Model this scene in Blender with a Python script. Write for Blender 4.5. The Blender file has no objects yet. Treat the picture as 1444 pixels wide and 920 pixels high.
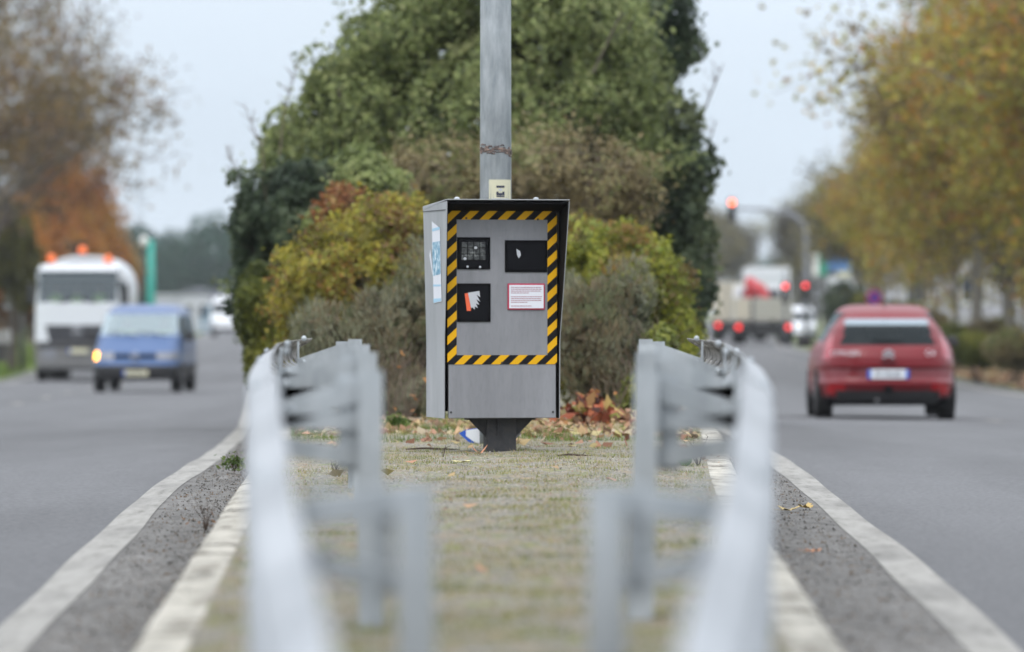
import bpy, bmesh, math, random
import numpy as np
from mathutils import Vector, Matrix, noise
R = math.radians
random.seed(7); RNG = np.random.default_rng(11)
scene = bpy.context.scene
COL = scene.collection

# ------------------------------------------------------------------ camera
H = 0.79                       # eye height above the central reservation
F = 8022.0                     # focal length in pixels of the 1444 px wide photograph (200 mm lens)
cam_d = bpy.data.cameras.new("camera"); cam = bpy.data.objects.new("camera", cam_d); COL.objects.link(cam)
cam_d.sensor_width = 36; cam_d.lens = 200; cam_d.clip_start = 0.3; cam_d.clip_end = 9000
cam.location = (0, 0, H); cam.rotation_euler = (R(90 - 0.164), 0, 0)
cam_d.dof.use_dof = True; cam_d.dof.focus_distance = 29.0; cam_d.dof.aperture_fstop = 3.3
scene.camera = cam

# ------------------------------------------------------------------ light
SUN_EL, SUN_AZ = 48, 205
w = bpy.data.worlds.new("World"); scene.world = w; w.use_nodes = True
nt = w.node_tree; nt.nodes.clear()
out = nt.nodes.new("ShaderNodeOutputWorld"); bg = nt.nodes.new("ShaderNodeBackground")
sky = nt.nodes.new("ShaderNodeTexSky"); sky.sky_type = 'NISHITA'; sky.sun_disc = False
sky.sun_elevation = R(SUN_EL); sky.sun_rotation = R(SUN_AZ); sky.air_density = 1.0; sky.dust_density = 4.0; sky.ozone_density = 1.5
tc = nt.nodes.new("ShaderNodeTexCoord"); sep = nt.nodes.new("ShaderNodeSeparateXYZ")
nt.links.new(tc.outputs['Generated'], sep.inputs[0])
ramp = nt.nodes.new("ShaderNodeValToRGB")            # overcast cloud deck: about three times brighter overhead
ramp.color_ramp.elements[0].position = 0.0; ramp.color_ramp.elements[0].color = (0.278, 0.322, 0.364, 1)
ramp.color_ramp.elements[1].position = 1.0; ramp.color_ramp.elements[1].color = (0.86, 0.90, 0.96, 1)
e = ramp.color_ramp.elements.new(0.035); e.color = (0.274, 0.315, 0.358, 1)
e = ramp.color_ramp.elements.new(0.3); e.color = (0.46, 0.48, 0.52, 1)
nt.links.new(sep.outputs['Z'], ramp.inputs[0])
cn = nt.nodes.new("ShaderNodeTexNoise"); cn.inputs['Scale'].default_value = 9; cn.inputs['Detail'].default_value = 3
mp = nt.nodes.new("ShaderNodeMapping"); mp.inputs['Scale'].default_value = (1, 1, 3)
nt.links.new(tc.outputs['Generated'], mp.inputs[0]); nt.links.new(mp.outputs[0], cn.inputs['Vector'])
cr = nt.nodes.new("ShaderNodeMapRange"); cr.inputs[1].default_value = .3; cr.inputs[2].default_value = .7
cr.inputs[3].default_value = 27.0; cr.inputs[4].default_value = 29.5
nt.links.new(cn.outputs[0], cr.inputs[0])
sc_ = nt.nodes.new("ShaderNodeVectorMath"); sc_.operation = 'SCALE'
nt.links.new(ramp.outputs[0], sc_.inputs[0]); nt.links.new(cr.outputs[0], sc_.inputs['Scale'])
mx = nt.nodes.new("ShaderNodeMix"); mx.data_type = 'RGBA'; mx.inputs[0].default_value = 0.94
nt.links.new(sky.outputs[0], mx.inputs[6]); nt.links.new(sc_.outputs[0], mx.inputs[7])
nt.links.new(mx.outputs[2], bg.inputs['Color']); bg.inputs['Strength'].default_value = 0.1
nt.links.new(bg.outputs[0], out.inputs[0])
sd = bpy.data.lights.new("sun", 'SUN'); sd.energy = 1.0; sd.angle = R(25); sd.color = (1, .96, .9)
so = bpy.data.objects.new("sun", sd); COL.objects.link(so)
so.rotation_euler = (R(90 - SUN_EL), 0, R(180 - SUN_AZ))
scene.view_settings.view_transform = 'Standard'; scene.view_settings.look = 'None'
scene.view_settings.exposure = 0.0; scene.view_settings.gamma = 1
scene.cycles.max_bounces = 6; scene.cycles.transparent_max_bounces = 12; scene.cycles.volume_bounces = 0
scene.cycles.use_denoising = True

# ------------------------------------------------------------------ materials
M = {}
def mat(name, col, rough=.6, metal=0, spec=.5, coat=0, emit=None, es=1):
    m = bpy.data.materials.new(name); m.use_nodes = True
    b = m.node_tree.nodes['Principled BSDF']
    b.inputs['Base Color'].default_value = (*col, 1); b.inputs['Roughness'].default_value = rough
    b.inputs['Metallic'].default_value = metal; b.inputs['Specular IOR Level'].default_value = spec
    b.inputs['Coat Weight'].default_value = coat
    if emit: b.inputs['Emission Color'].default_value = (*emit, 1); b.inputs['Emission Strength'].default_value = es
    M[name] = m; return m
def noisy(name, cols, scale, rough=.8, metal=0, bump=0, bscale=None, detail=6, stretch=(1, 1, 1), pos=None, coords='Object', spec=.5):
    """colour ramp over fractal noise; cols = list of colours, bump from a second finer noise"""
    m = mat(name, cols[0], rough, metal, spec); t = m.node_tree; b = t.nodes['Principled BSDF']
    tc = t.nodes.new("ShaderNodeTexCoord"); mp = t.nodes.new("ShaderNodeMapping"); mp.inputs['Scale'].default_value = stretch
    t.links.new(tc.outputs[coords], mp.inputs[0])
    n = t.nodes.new("ShaderNodeTexNoise"); n.inputs['Scale'].default_value = scale; n.inputs['Detail'].default_value = detail
    n.inputs['Roughness'].default_value = .65
    t.links.new(mp.outputs[0], n.inputs['Vector'])
    r = t.nodes.new("ShaderNodeValToRGB"); el = r.color_ramp.elements
    pos = pos or [0.32 + 0.36 * i / (len(cols) - 1) for i in range(len(cols))]
    el[0].position = pos[0]; el[0].color = (*cols[0], 1); el[1].position = pos[-1]; el[1].color = (*cols[-1], 1)
    for p, c in list(zip(pos, cols))[1:-1]:
        q = el.new(p); q.color = (*c, 1)
    t.links.new(n.outputs[0], r.inputs[0]); t.links.new(r.outputs[0], b.inputs['Base Color'])
    if bump:
        n2 = t.nodes.new("ShaderNodeTexNoise"); n2.inputs['Scale'].default_value = bscale or scale * 4; n2.inputs['Detail'].default_value = 5
        t.links.new(mp.outputs[0], n2.inputs['Vector'])
        bp = t.nodes.new("ShaderNodeBump"); bp.inputs['Strength'].default_value = bump; bp.inputs['Distance'].default_value = .01
        t.links.new(n2.outputs[0], bp.inputs['Height']); t.links.new(bp.outputs[0], b.inputs['Normal'])
    return m
noisy('asphalt', [(.06, .061, .065), (.102, .104, .109), (.15, .152, .157)], 38, .78, bump=.7, bscale=120, detail=12, stretch=(1, .6, 1), pos=[.30, .5, .72])
def wear(name, scale, stretch, lo, hi, p0=.35, p1=.65):
    """broad worn or stained areas multiplied over a material's own colour"""
    t = M[name].node_tree; b = t.nodes['Principled BSDF']; l = b.inputs['Base Color'].links[0].from_socket
    tc = t.nodes.new("ShaderNodeTexCoord"); mp = t.nodes.new("ShaderNodeMapping"); mp.inputs['Scale'].default_value = stretch; t.links.new(tc.outputs['Object'], mp.inputs[0])
    n = t.nodes.new("ShaderNodeTexNoise"); n.inputs['Scale'].default_value = scale; n.inputs['Detail'].default_value = 7; n.inputs['Roughness'].default_value = .6; t.links.new(mp.outputs[0], n.inputs['Vector'])
    q = t.nodes.new("ShaderNodeMapRange"); q.inputs[1].default_value = p0; q.inputs[2].default_value = p1; q.inputs[3].default_value = lo; q.inputs[4].default_value = hi; t.links.new(n.outputs[0], q.inputs[0])
    v = t.nodes.new("ShaderNodeVectorMath"); v.operation = 'SCALE'; t.links.new(l, v.inputs[0]); t.links.new(q.outputs[0], v.inputs['Scale']); t.links.new(v.outputs[0], b.inputs['Base Color'])
wear('asphalt', .9, (1, .06, 1), .80, 1.14); wear('asphalt', .35, (1, .5, 1), .92, 1.06)
noisy('gutter', [(.07, .066, .06), (.135, .13, .122), (.19, .185, .175)], 22, .95, bump=.8, bscale=60, detail=10, stretch=(1, .3, 1))
noisy('line', [(.12, .115, .10), (.22, .213, .195), (.265, .257, .238)], 9, .85, bump=.3, bscale=60, detail=12, stretch=(2.2, .25, 1), pos=[.28, .42, .6])
noisy('kerb', [(.10, .085, .06), (.36, .34, .29), (.46, .435, .375)], 5, .9, bump=.9, bscale=22, detail=12, stretch=(1.6, .5, 1), pos=[.34, .46, .60])
wear('kerb', 5, (1, .35, 1), .62, 1.05, .34, .48); wear('line', 3, (1, .2, 1), .78, 1.12, .34, .5); wear('gutter', 4, (1.5, .2, 1), .72, 1.1)
noisy('turf', [(.05, .07, .02), (.09, .12, .035), (.16, .14, .06)], 1.5, .95, bump=.5, bscale=8)
noisy('earth', [(.08, .07, .05), (.14, .12, .08), (.12, .13, .05)], .8, .95)
noisy('galvanised', [(.33, .365, .39), (.42, .455, .48), (.49, .525, .55)], 12, .55, .3, bump=.06, bscale=40, stretch=(1, 1, .4))
noisy('galv_beam', [(.27, .29, .31), (.34, .36, .38), (.39, .41, .43)], 5, .5, .25, bump=.05, bscale=30, stretch=(1, .3, 1))
wear('galvanised', 3, (1, 1, .3), .75, 1.08); wear('galv_beam', 1.6, (1, .5, 1), .78, 1.1)
noisy('galv_dirty', [(.015, .014, .012), (.12, .115, .105), (.34, .33, .31)], 16, .8, .1, bump=.3, pos=[.36, .46, .6])
noisy('pole_zinc', [(.29, .325, .35), (.38, .415, .44), (.47, .505, .53)], 11, .6, .2, bump=.08, bscale=60, stretch=(1, 1, .22), pos=[.38, .5, .62])
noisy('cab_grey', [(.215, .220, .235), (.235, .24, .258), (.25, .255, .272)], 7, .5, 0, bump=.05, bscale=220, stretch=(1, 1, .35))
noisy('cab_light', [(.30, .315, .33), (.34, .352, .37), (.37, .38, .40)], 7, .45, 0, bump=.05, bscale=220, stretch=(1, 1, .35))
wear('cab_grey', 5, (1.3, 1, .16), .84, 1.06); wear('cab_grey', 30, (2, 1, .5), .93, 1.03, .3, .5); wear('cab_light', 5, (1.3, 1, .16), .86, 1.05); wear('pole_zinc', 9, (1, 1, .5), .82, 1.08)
noisy('iron', [(.035, .035, .038), (.05, .05, .054), (.065, .06, .055)], 25, .7, .2, bump=.2)
mat('black', (.005, .005, .006), .8, spec=.04); mat('black_gloss', (.006, .006, .008), .25, spec=.12); mat('rubber', (.012, .012, .013), .85)
mat('dark_trim', (.02, .02, .022), .6); mat('grey_trim', (.10, .10, .105), .6); mat('bumper_grey', (.17, .17, .17), .6); mat('chrome', (.7, .7, .72), .2, 1)
mat('white_ink', (.75, .78, .82), .5); mat('paper', (.72, .74, .80), .5); mat('cream', (.62, .60, .44), .6)
mat('red_ink', (.45, .03, .08), .5); mat('text_ink', (.42, .22, .27), .6); mat('navy_ink', (.02, .025, .06), .6)
mat('pale_blue', (.35, .58, .75), .5); mat('sign_blue', (.02, .10, .50), .5); mat('orange_red', (.80, .13, .05), .5)
mat('sky_sheen_glass', (.26, .32, .36), .25, .8); mat('silver_tag', (.50, .52, .56), .4); mat('orange_lens', (.85, .16, .03), .3, emit=(1, .2, .04), es=.35)
mat('car_red', (.165, .002, .008), .42, 0, spec=.35, coat=.12); mat('car_red_dark', (.16, .006, .012), .3, coat=.3)
mat('van_blue', (.025, .08, .215), .4, .1, coat=.25); mat('truck_white', (.62, .65, .68), .4, coat=.2); mat('cream_body', (.50, .46, .37), .5)
mat('grey_body', (.40, .40, .36), .5); mat('red_paint', (.45, .03, .04), .5); mat('white_body', (.68, .70, .73), .4)
mat('tail_off', (.36, .01, .03), .25, coat=.4); mat('reflector', (.45, .006, .012), .25)
mat('tail_lit', (.8, .02, .02), .3, emit=(1, .05, .05), es=2.6); mat('red_signal', (.8, .02, .02), .3, emit=(1, .045, .05), es=4)
mat('amber_signal', (.9, .2, .05), .3, emit=(1, .16, .06), es=7); mat('indicator', (.9, .4, .02), .3, emit=(1, .42, .02), es=10)
mat('headlamp', (.26, .27, .30), .25, .2); mat('skin', (.45, .25, .18), .6); mat('hair', (.03, .02, .015), .7)
mat('hi_vis', (.62, .85, .12), .6); mat('dark_cloth', (.03, .035, .05), .9); mat('seat_cloth', (.09, .10, .10), .9)
mat('sign_green', (.03, .30, .20), .5); mat('route_blue', (.10, .27, .62), .5); mat('turquoise', (.02, .34, .27), .5); mat('wall_white', (.48, .50, .53), .8)
mat('wall_lilac', (.42, .42, .47), .8); mat('roof_grey', (.16, .17, .20), .8); mat('roof_tile', (.25, .12, .08), .8)
mat('window_dark', (.03, .04, .06), .1); mat('window_blue', (.20, .30, .38), .1); mat('concrete', (.32, .32, .32), .9)
mat('dark_wall', (.07, .07, .065), .9); mat('pole_grey', (.22, .23, .26), .6); mat('lamp_white', (.75, .75, .72), .4)
mat('sign_purple', (.03, .035, .30), .5); mat('sign_back', (.3, .31, .33), .5)
noisy('bark', [(.07, .055, .045), (.12, .10, .08), (.18, .155, .13)], 5, .95, bump=.5)
noisy('bark_pale', [(.13, .115, .10), (.19, .175, .155), (.26, .245, .21)], 5, .95, bump=.5)
mat('twig', (.14, .105, .08), .9); mat('dead_weed', (.06, .04, .03), .9)
def glass(name, tint, refl=1.0):
    m = bpy.data.materials.new(name); m.use_nodes = True; t = m.node_tree; t.nodes.clear()
    o = t.nodes.new("ShaderNodeOutputMaterial"); tr = t.nodes.new("ShaderNodeBsdfTransparent"); tr.inputs[0].default_value = (*tint, 1)
    g = t.nodes.new("ShaderNodeBsdfGlossy"); g.inputs[0].default_value = (.80, .93, .97, 1); g.inputs['Roughness'].default_value = .14
    f = t.nodes.new("ShaderNodeFresnel"); f.inputs['IOR'].default_value = 1.6
    ml = t.nodes.new("ShaderNodeMath"); ml.operation = 'MULTIPLY'; ml.inputs[1].default_value = refl; ml.use_clamp = True
    x = t.nodes.new("ShaderNodeMixShader"); t.links.new(f.outputs[0], ml.inputs[0]); t.links.new(ml.outputs[0], x.inputs[0])
    t.links.new(tr.outputs[0], x.inputs[1]); t.links.new(g.outputs[0], x.inputs[2]); t.links.new(x.outputs[0], o.inputs[0]); M[name] = m
glass('glass_dark', (.08, .10, .10), .45); glass('glass', (.42, .55, .54), 3.0); glass('glass_cab', (.50, .60, .66), 2.0)
mat('bottle_glass', (.06, .22, .02), .08, 0, .6); M['bottle_glass'].node_tree.nodes['Principled BSDF'].inputs['Transmission Weight'].default_value = .6
# hazard tape: black and yellow bands rising to the right
m = mat('hazard', (.8, .5, .0), .6, spec=.15); t = m.node_tree; tcn = t.nodes.new("ShaderNodeTexCoord"); sx = t.nodes.new("ShaderNodeSeparateXYZ")
t.links.new(tcn.outputs['Object'], sx.inputs[0]); a = t.nodes.new("ShaderNodeMath"); a.operation = 'SUBTRACT'
t.links.new(sx.outputs['Z'], a.inputs[0]); ax = t.nodes.new("ShaderNodeMath"); ax.operation = 'MULTIPLY'; ax.inputs[1].default_value = .93
t.links.new(sx.outputs['X'], ax.inputs[0]); t.links.new(ax.outputs[0], a.inputs[1])
d = t.nodes.new("ShaderNodeMath"); d.operation = 'DIVIDE'; d.inputs[1].default_value = .0945; t.links.new(a.outputs[0], d.inputs[0])
ad = t.nodes.new("ShaderNodeMath"); ad.operation = 'ADD'; ad.inputs[1].default_value = 100.18; t.links.new(d.outputs[0], ad.inputs[0])
fr = t.nodes.new("ShaderNodeMath"); fr.operation = 'FRACT'; t.links.new(ad.outputs[0], fr.inputs[0])
gt = t.nodes.new("ShaderNodeMath"); gt.operation = 'GREATER_THAN'; gt.inputs[1].default_value = .5; t.links.new(fr.outputs[0], gt.inputs[0])
mc = t.nodes.new("ShaderNodeMix"); mc.data_type = 'RGBA'; mc.inputs[6].default_value = (.009, .009, .011, 1); mc.inputs[7].default_value = (.72, .39, .010, 1)
t.links.new(gt.outputs[0], mc.inputs[0]); t.links.new(mc.outputs[2], t.nodes['Principled BSDF'].inputs['Base Color'])
# leaf material: colour per leaf from the mesh, some light passes through
def leafmat(name, trans=.35, rough=.6):
    m = bpy.data.materials.new(name); m.use_nodes = True; t = m.node_tree; b = t.nodes['Principled BSDF']
    at = t.nodes.new("ShaderNodeAttribute"); at.attribute_name = 'leaf'; t.links.new(at.outputs['Color'], b.inputs['Base Color'])
    b.inputs['Roughness'].default_value = rough; b.inputs['Specular IOR Level'].default_value = .35
    tl = t.nodes.new("ShaderNodeBsdfTranslucent"); t.links.new(at.outputs['Color'], tl.inputs[0])
    x = t.nodes.new("ShaderNodeMixShader"); x.inputs[0].default_value = trans
    t.links.new(b.outputs[0], x.inputs[1]); t.links.new(tl.outputs[0], x.inputs[2]); t.links.new(x.outputs[0], t.nodes['Material Output'].inputs[0]); M[name] = m
leafmat('leaf'); leafmat('litter', .15, .8)
# the reservation: grey grit with moss and dead grass
m = mat('moss_grit', (.3, .3, .25), .95); t = m.node_tree; b = t.nodes['Principled BSDF']; tcn = t.nodes.new("ShaderNodeTexCoord")
def nz(scale, det, rough=.6):
    n = t.nodes.new("ShaderNodeTexNoise"); n.inputs['Scale'].default_value = scale; n.inputs['Detail'].default_value = det; mq = t.nodes.new("ShaderNodeMapping"); mq.inputs['Scale'].default_value = (1, .4, 1); t.links.new(tcn.outputs['Object'], mq.inputs[0])
    n.inputs['Roughness'].default_value = rough; t.links.new(mq.outputs[0], n.inputs['Vector']); return n
def rmp(src, p0, c0, p1, c1):
    r = t.nodes.new("ShaderNodeValToRGB"); r.color_ramp.elements[0].position = p0; r.color_ramp.elements[0].color = (*c0, 1)
    r.color_ramp.elements[1].position = p1; r.color_ramp.elements[1].color = (*c1, 1); t.links.new(src.outputs[0], r.inputs[0]); return r
def mixc(f, a, b_):
    x = t.nodes.new("ShaderNodeMix"); x.data_type = 'RGBA'; t.links.new(f.outputs[0], x.inputs[0]); t.links.new(a, x.inputs[6]); t.links.new(b_, x.inputs[7]); return x.outputs[2]
grit = rmp(nz(55, 8, .8), .36, (.085, .076, .062), .64, (.37, .345, .285)); moss = rmp(nz(30, 6), .35, (.085, .105, .022), .65, (.24, .265, .055))
straw = rmp(nz(40, 6), .35, (.18, .12, .07), .65, (.36, .28, .17))
f1 = rmp(nz(7, 8, .75), .49, (0, 0, 0), .64, (.85, .85, .85)); f2 = rmp(nz(10, 8, .75), .50, (0, 0, 0), .62, (.8, .8, .8))
c1 = mixc(f1, grit.outputs[0], moss.outputs[0]); c2 = mixc(f2, c1, straw.outputs[0])
t.links.new(c2, b.inputs['Base Color'])
bp = t.nodes.new("ShaderNodeBump"); bp.inputs['Strength'].default_value = .9; bp.inputs['Distance'].default_value = .012
t.links.new(nz(45, 8, .8).outputs[0], bp.inputs['Height']); t.links.new(bp.outputs[0], b.inputs['Normal'])

# ------------------------------------------------------------------ object helpers
def tag(o, label=None, cat=None, group=None, kind=None):
    if label: o['label'] = label
    if cat: o['category'] = cat
    if group: o['group'] = group
    if kind: o['kind'] = kind
    return o
def empty(name, loc=(0, 0, 0), rz=0, label=None, cat=None, group=None):
    o = bpy.data.objects.new(name, None); COL.objects.link(o); o.location = loc; o.rotation_euler = (0, 0, rz)
    o.empty_display_size = .1
    return tag(o, label, cat, group)
class MB:
    def __init__(s): s.v = []; s.f = []
    def quad(s, *p): n = len(s.v); s.v += [tuple(q) for q in p]; s.f.append(tuple(range(n, n + len(p)))); return s
    def box(s, c, d, rot=None, taper=None):
        n = len(s.v); hx, hy, hz = d[0] / 2, d[1] / 2, d[2] / 2
        for z in (-1, 1):
            for x, y in ((-1, -1), (1, -1), (1, 1), (-1, 1)):
                k = (taper if taper and z > 0 else 1)
                p = Vector((x * hx * k, y * hy * k, z * hz))
                if rot is not None: p = rot @ p
                s.v.append((p.x + c[0], p.y + c[1], p.z + c[2]))
        s.f += [tuple(n + i for i in q) for q in ((3, 2, 1, 0), (4, 5, 6, 7), (0, 1, 5, 4), (1, 2, 6, 5), (2, 3, 7, 6), (3, 0, 4, 7))]
        return s
    def tube(s, pts, rad, seg=8, cap=True):
        pts = [Vector(p) for p in pts]; n0 = len(s.v)
        if not hasattr(rad, '__len__'): rad = [rad] * len(pts)
        up = None
        for i, p in enumerate(pts):
            d = (pts[min(i + 1, len(pts) - 1)] - pts[max(i - 1, 0)]).normalized()
            if up is None: up = d.orthogonal().normalized()
            up = (up - d * up.dot(d)).normalized(); sd = d.cross(up)
            for k in range(seg):
                a = 2 * math.pi * k / seg; q = p + (up * math.cos(a) + sd * math.sin(a)) * rad[i]; s.v.append(tuple(q))
        for i in range(len(pts) - 1):
            for k in range(seg):
                a = n0 + i * seg + k; b = n0 + i * seg + (k + 1) % seg; s.f.append((a, b, b + seg, a + seg))
        if cap: s.f.append(tuple(n0 + k for k in range(seg))[::-1]); s.f.append(tuple(n0 + (len(pts) - 1) * seg + k for k in range(seg)))
        return s
    def disc(s, c, r, axis, th, seg=24):
        a = Vector(axis).normalized() * th / 2; c = Vector(c); return s.tube([c - a, c + a], r, seg)
    def ball(s, c, r, seg=10, sc=(1, 1, 1)):
        n0 = len(s.v); rows = seg // 2
        for i in range(rows + 1):
            th = math.pi * i / rows
            for k in range(seg):
                ph = 2 * math.pi * k / seg
                s.v.append((c[0] + r * sc[0] * math.sin(th) * math.cos(ph), c[1] + r * sc[1] * math.sin(th) * math.sin(ph), c[2] + r * sc[2] * math.cos(th)))
        for i in range(rows):
            for k in range(seg):
                a = n0 + i * seg + k; b = n0 + i * seg + (k + 1) % seg; s.f.append((a, a + seg, b + seg, b))
        return s
    def prism(s, poly, fn, t0, t1):
        """poly: 2-D outline, fn(u, v, t) -> 3-D point"""
        n = len(s.v); k = len(poly)
        for t_ in (t0, t1): s.v += [tuple(fn(u, v, t_)) for u, v in poly]
        s.f.append(tuple(range(n, n + k))[::-1]); s.f.append(tuple(range(n + k, n + 2 * k)))
        for i in range(k): s.f.append((n + i, n + (i + 1) % k, n + k + (i + 1) % k, n + k + i))
        return s
    def build(s, name, m, parent=None, smooth=False, bevel=0, kind=None, fix=True):
        me = bpy.data.meshes.new(name); me.from_pydata(s.v, [], s.f)
        if fix:
            bm = bmesh.new(); bm.from_mesh(me); bmesh.ops.recalc_face_normals(bm, faces=bm.faces); bm.to_mesh(me); bm.free()
        me.materials.append(M[m] if isinstance(m, str) else m)
        if smooth: me.polygons.foreach_set('use_smooth', [True] * len(me.polygons))
        o = bpy.data.objects.new(name, me); COL.objects.link(o)
        if parent: o.parent = parent
        if bevel:
            b = o.modifiers.new('bevel', 'BEVEL'); b.width = bevel; b.segments = 2; b.limit_method = 'ANGLE'
        if kind: o['kind'] = kind
        return o
def npmesh(name, verts, nper, m, parent=None, cols=None, smooth=False):
    """verts (N*nper,3): N faces of nper corners"""
    n = len(verts) // nper; me = bpy.data.meshes.new(name)
    me.vertices.add(len(verts)); me.vertices.foreach_set('co', np.asarray(verts, np.float32).ravel())
    me.loops.add(len(verts)); me.loops.foreach_set('vertex_index', np.arange(len(verts), dtype=np.int32))
    me.polygons.add(n); me.polygons.foreach_set('loop_start', np.arange(0, len(verts), nper, dtype=np.int32))
    me.update(calc_edges=True)
    if cols is not None:
        at = me.color_attributes.new('leaf', 'FLOAT_COLOR', 'POINT')
        c = np.ones((len(verts), 4), np.float32); c[:, :3] = np.repeat(cols, nper, axis=0); at.data.foreach_set('color', c.ravel())
    me.materials.append(M[m]); me.validate()
    o = bpy.data.objects.new(name, me); COL.objects.link(o)
    if parent: o.parent = parent
    return o
def copy_tree(o, parent=None):
    c = o.copy(); COL.objects.link(c); c.parent = parent
    for ch in [x for x in bpy.data.objects if x.parent == o]: copy_tree(ch, c)
    return c
def ip(tab, d): return float(np.interp(d, [a for a, b in tab], [b for a, b in tab]))
def X(px, D): return (px - 722) / F * D
def Z(py, D): return H - (py - 437) / F * D

# ------------------------------------------------------------------ terrain tables (y = distance ahead)
LI = [(-60, -1.0), (0, -1.0), (5, -1.1), (16, -1.41), (29, -1.80), (37, -1.97), (50, -2.42), (60, -2.80), (118, -5.36), (223, -10.1), (300, -12.6), (380, -15), (520, -20), (900, -40), (3000, -200)]
LO = [(-60, -8.3), (0, -8.3), (30, -9.0), (60, -10.0), (118, -12.9), (164, -14.5), (223, -17), (300, -18.7), (380, -20.6), (520, -27), (900, -48), (3000, -214)]
RI = [(-60, .95), (0, .95), (5, 1.02), (15.8, 1.33), (21, 1.44), (27, 1.53), (36, 1.68), (55, 2.05), (110, 3.9), (236, 8.1), (300, 10.3), (400, 13), (600, 17), (900, 15), (3000, -60)]
RO = [(-60, 8.3), (0, 8.3), (60, 9.0), (107, 9.25), (170, 10.1), (231, 10.9), (242, 12.0), (300, 13.6), (400, 18), (600, 24), (900, 23), (3000, -46)]
KL = [(-60, -.55), (0, -.55), (5, -.74), (13, -.93), (24, -1.24), (31, -1.42), (40, -1.74), (50, -2.12), (60, -2.5), (118, -5.0), (223, -9.7), (300, -12.2), (450, -17)]
KR = [(-60, .5), (0, .5), (5, .62), (13, .82), (20, .95), (27, 1.12), (36, 1.38), (50, 1.68), (110, 3.5), (236, 7.6), (300, 9.8), (450, 13.5)]
ZR = [(-60, -.15), (30, -.15), (36, -.17), (50, -.30), (73, -.58), (107, -.66), (170, -.66), (236, -.62), (400, -.66), (3000, -.7)]
ZL = [(-60, -.15), (30, -.15), (36, -.18), (50, -.34), (80, -.62), (118, -.92), (164, -1.29), (223, -1.12), (300, -.98), (445, -.92), (3000, -.8)]
ZI = [(-60, 0), (36, 0), (60, -.04), (90, -.3), (118, -.5), (164, -.6), (236, -.5), (3000, -.6)]
STN = list(np.concatenate([np.arange(-60, 0, 6), np.arange(0, 60, 1.0), np.arange(60, 130, 5), np.arange(130, 460, 15), [500, 560, 640, 760, 900, 1200, 1700, 2300, 3000]]))
def zr(x, y):                      # right carriageway: falls away from the reservation
    return ip(ZR, y) - .012 * max(0, x - ip(RI, y))
def zl(x, y): return ip(ZL, y) - .012 * max(0, ip(LI, y) - x) * 0
def ground_z(x, y):
    ro, lo = ip(RO, y), ip(LO, y)
    if x > ro: return zr(ro, y) - .02 + min(.25, (x - ro) * .03)
    if x < lo: return zl(lo, y) - .02 + min(.35, (lo - x) * .05)
    return min(ip(ZL, y) , ip(ZR, y))
def strip(name, m, sec, ys, kind='structure', parent=None):
    """sec(y) -> list of (x, z); lofted along y"""
    mb = MB(); k = None
    for y in ys:
        s_ = sec(y); k = len(s_)
        for p in s_: mb.v.append((p[0], y, p[1]))
    for i in range(len(ys) - 1):
        for j in range(k - 1):
            a = i * k + j; mb.f.append((a, a + 1, a + k + 1, a + k))
    return mb.build(name, m, parent, smooth=True, kind=kind)
def sec_ground(y):
    lo, li, kl, kr, ri, ro = (ip(T, y) for T in (LO, LI, KL, KR, RI, RO))
    a, b = zl(lo, y), zr(ro, y)
    return [(-2500, a + .2), (lo - 60, a + .35), (lo - 7, a + .33), (lo - 1, a + .02), (lo - .2, a - .03), (li, zl(li, y) - .03), (li + .1, zl(li, y) - .035),
            (ri - .1, zr(ri, y) - .035), (ri, zr(ri, y) - .03), (ro + .2, b - .03), (ro + 1, b + .02), (ro + 8, b + .22), (ro + 60, b + .25), (2500, b + .2)]
strip('ground', 'turf', sec_ground, STN)
strip('road', 'asphalt', lambda y: [(ip(LO, y) - .25, zl(0, y)), (ip(LI, y) + .0, ip(ZL, y))], STN)
strip('road', 'asphalt', lambda y: [(ip(RI, y) - .0, ip(ZR, y)), (ip(RO, y) + .25, zr(ip(RO, y) + .25, y))], STN)
Y1 = [y for y in STN if y <= 450]
strip('gutter', 'gutter', lambda y: [(ip(LI, y), ip(ZL, y) + .001), (ip(KL, y) + .03, ip(ZL, y) + .001)], Y1)
strip('gutter', 'gutter', lambda y: [(ip(KR, y) - .03, ip(ZR, y) + .001), (ip(RI, y), ip(ZR, y) + .001)], Y1)
def wob(y, s): return .006 * math.sin(y * .45 + s) + .004 * math.sin(y * 1.3 + 2 * s)
YF = sorted(set(list(np.arange(-20, 60, .4)) + [y for y in STN if y >= 60]))
strip('road_marking', 'line', lambda y: [(ip(LI, y) - .082 + wob(y, 1), ip(ZL, y) + .004), (ip(LI, y) + .070 + wob(y, 4), ip(ZL, y) + .004)], YF)
strip('road_marking', 'line', lambda y: [(ip(RI, y) - .075 + wob(y, 2), ip(ZR, y) + .004), (ip(RI, y) + .078 + wob(y, 5), ip(ZR, y) + .004)], YF)
strip('road_marking', 'line', lambda y: [(ip(RO, y) - .45, zr(ip(RO, y) - .45, y) + .005), (ip(RO, y) - .25, zr(ip(RO, y) - .25, y) + .005)], STN)
strip('road_marking', 'line', lambda y: [(ip(LO, y) + .15, zl(0, y) + .005), (ip(LO, y) + .35, zl(0, y) + .005)], STN)
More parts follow.
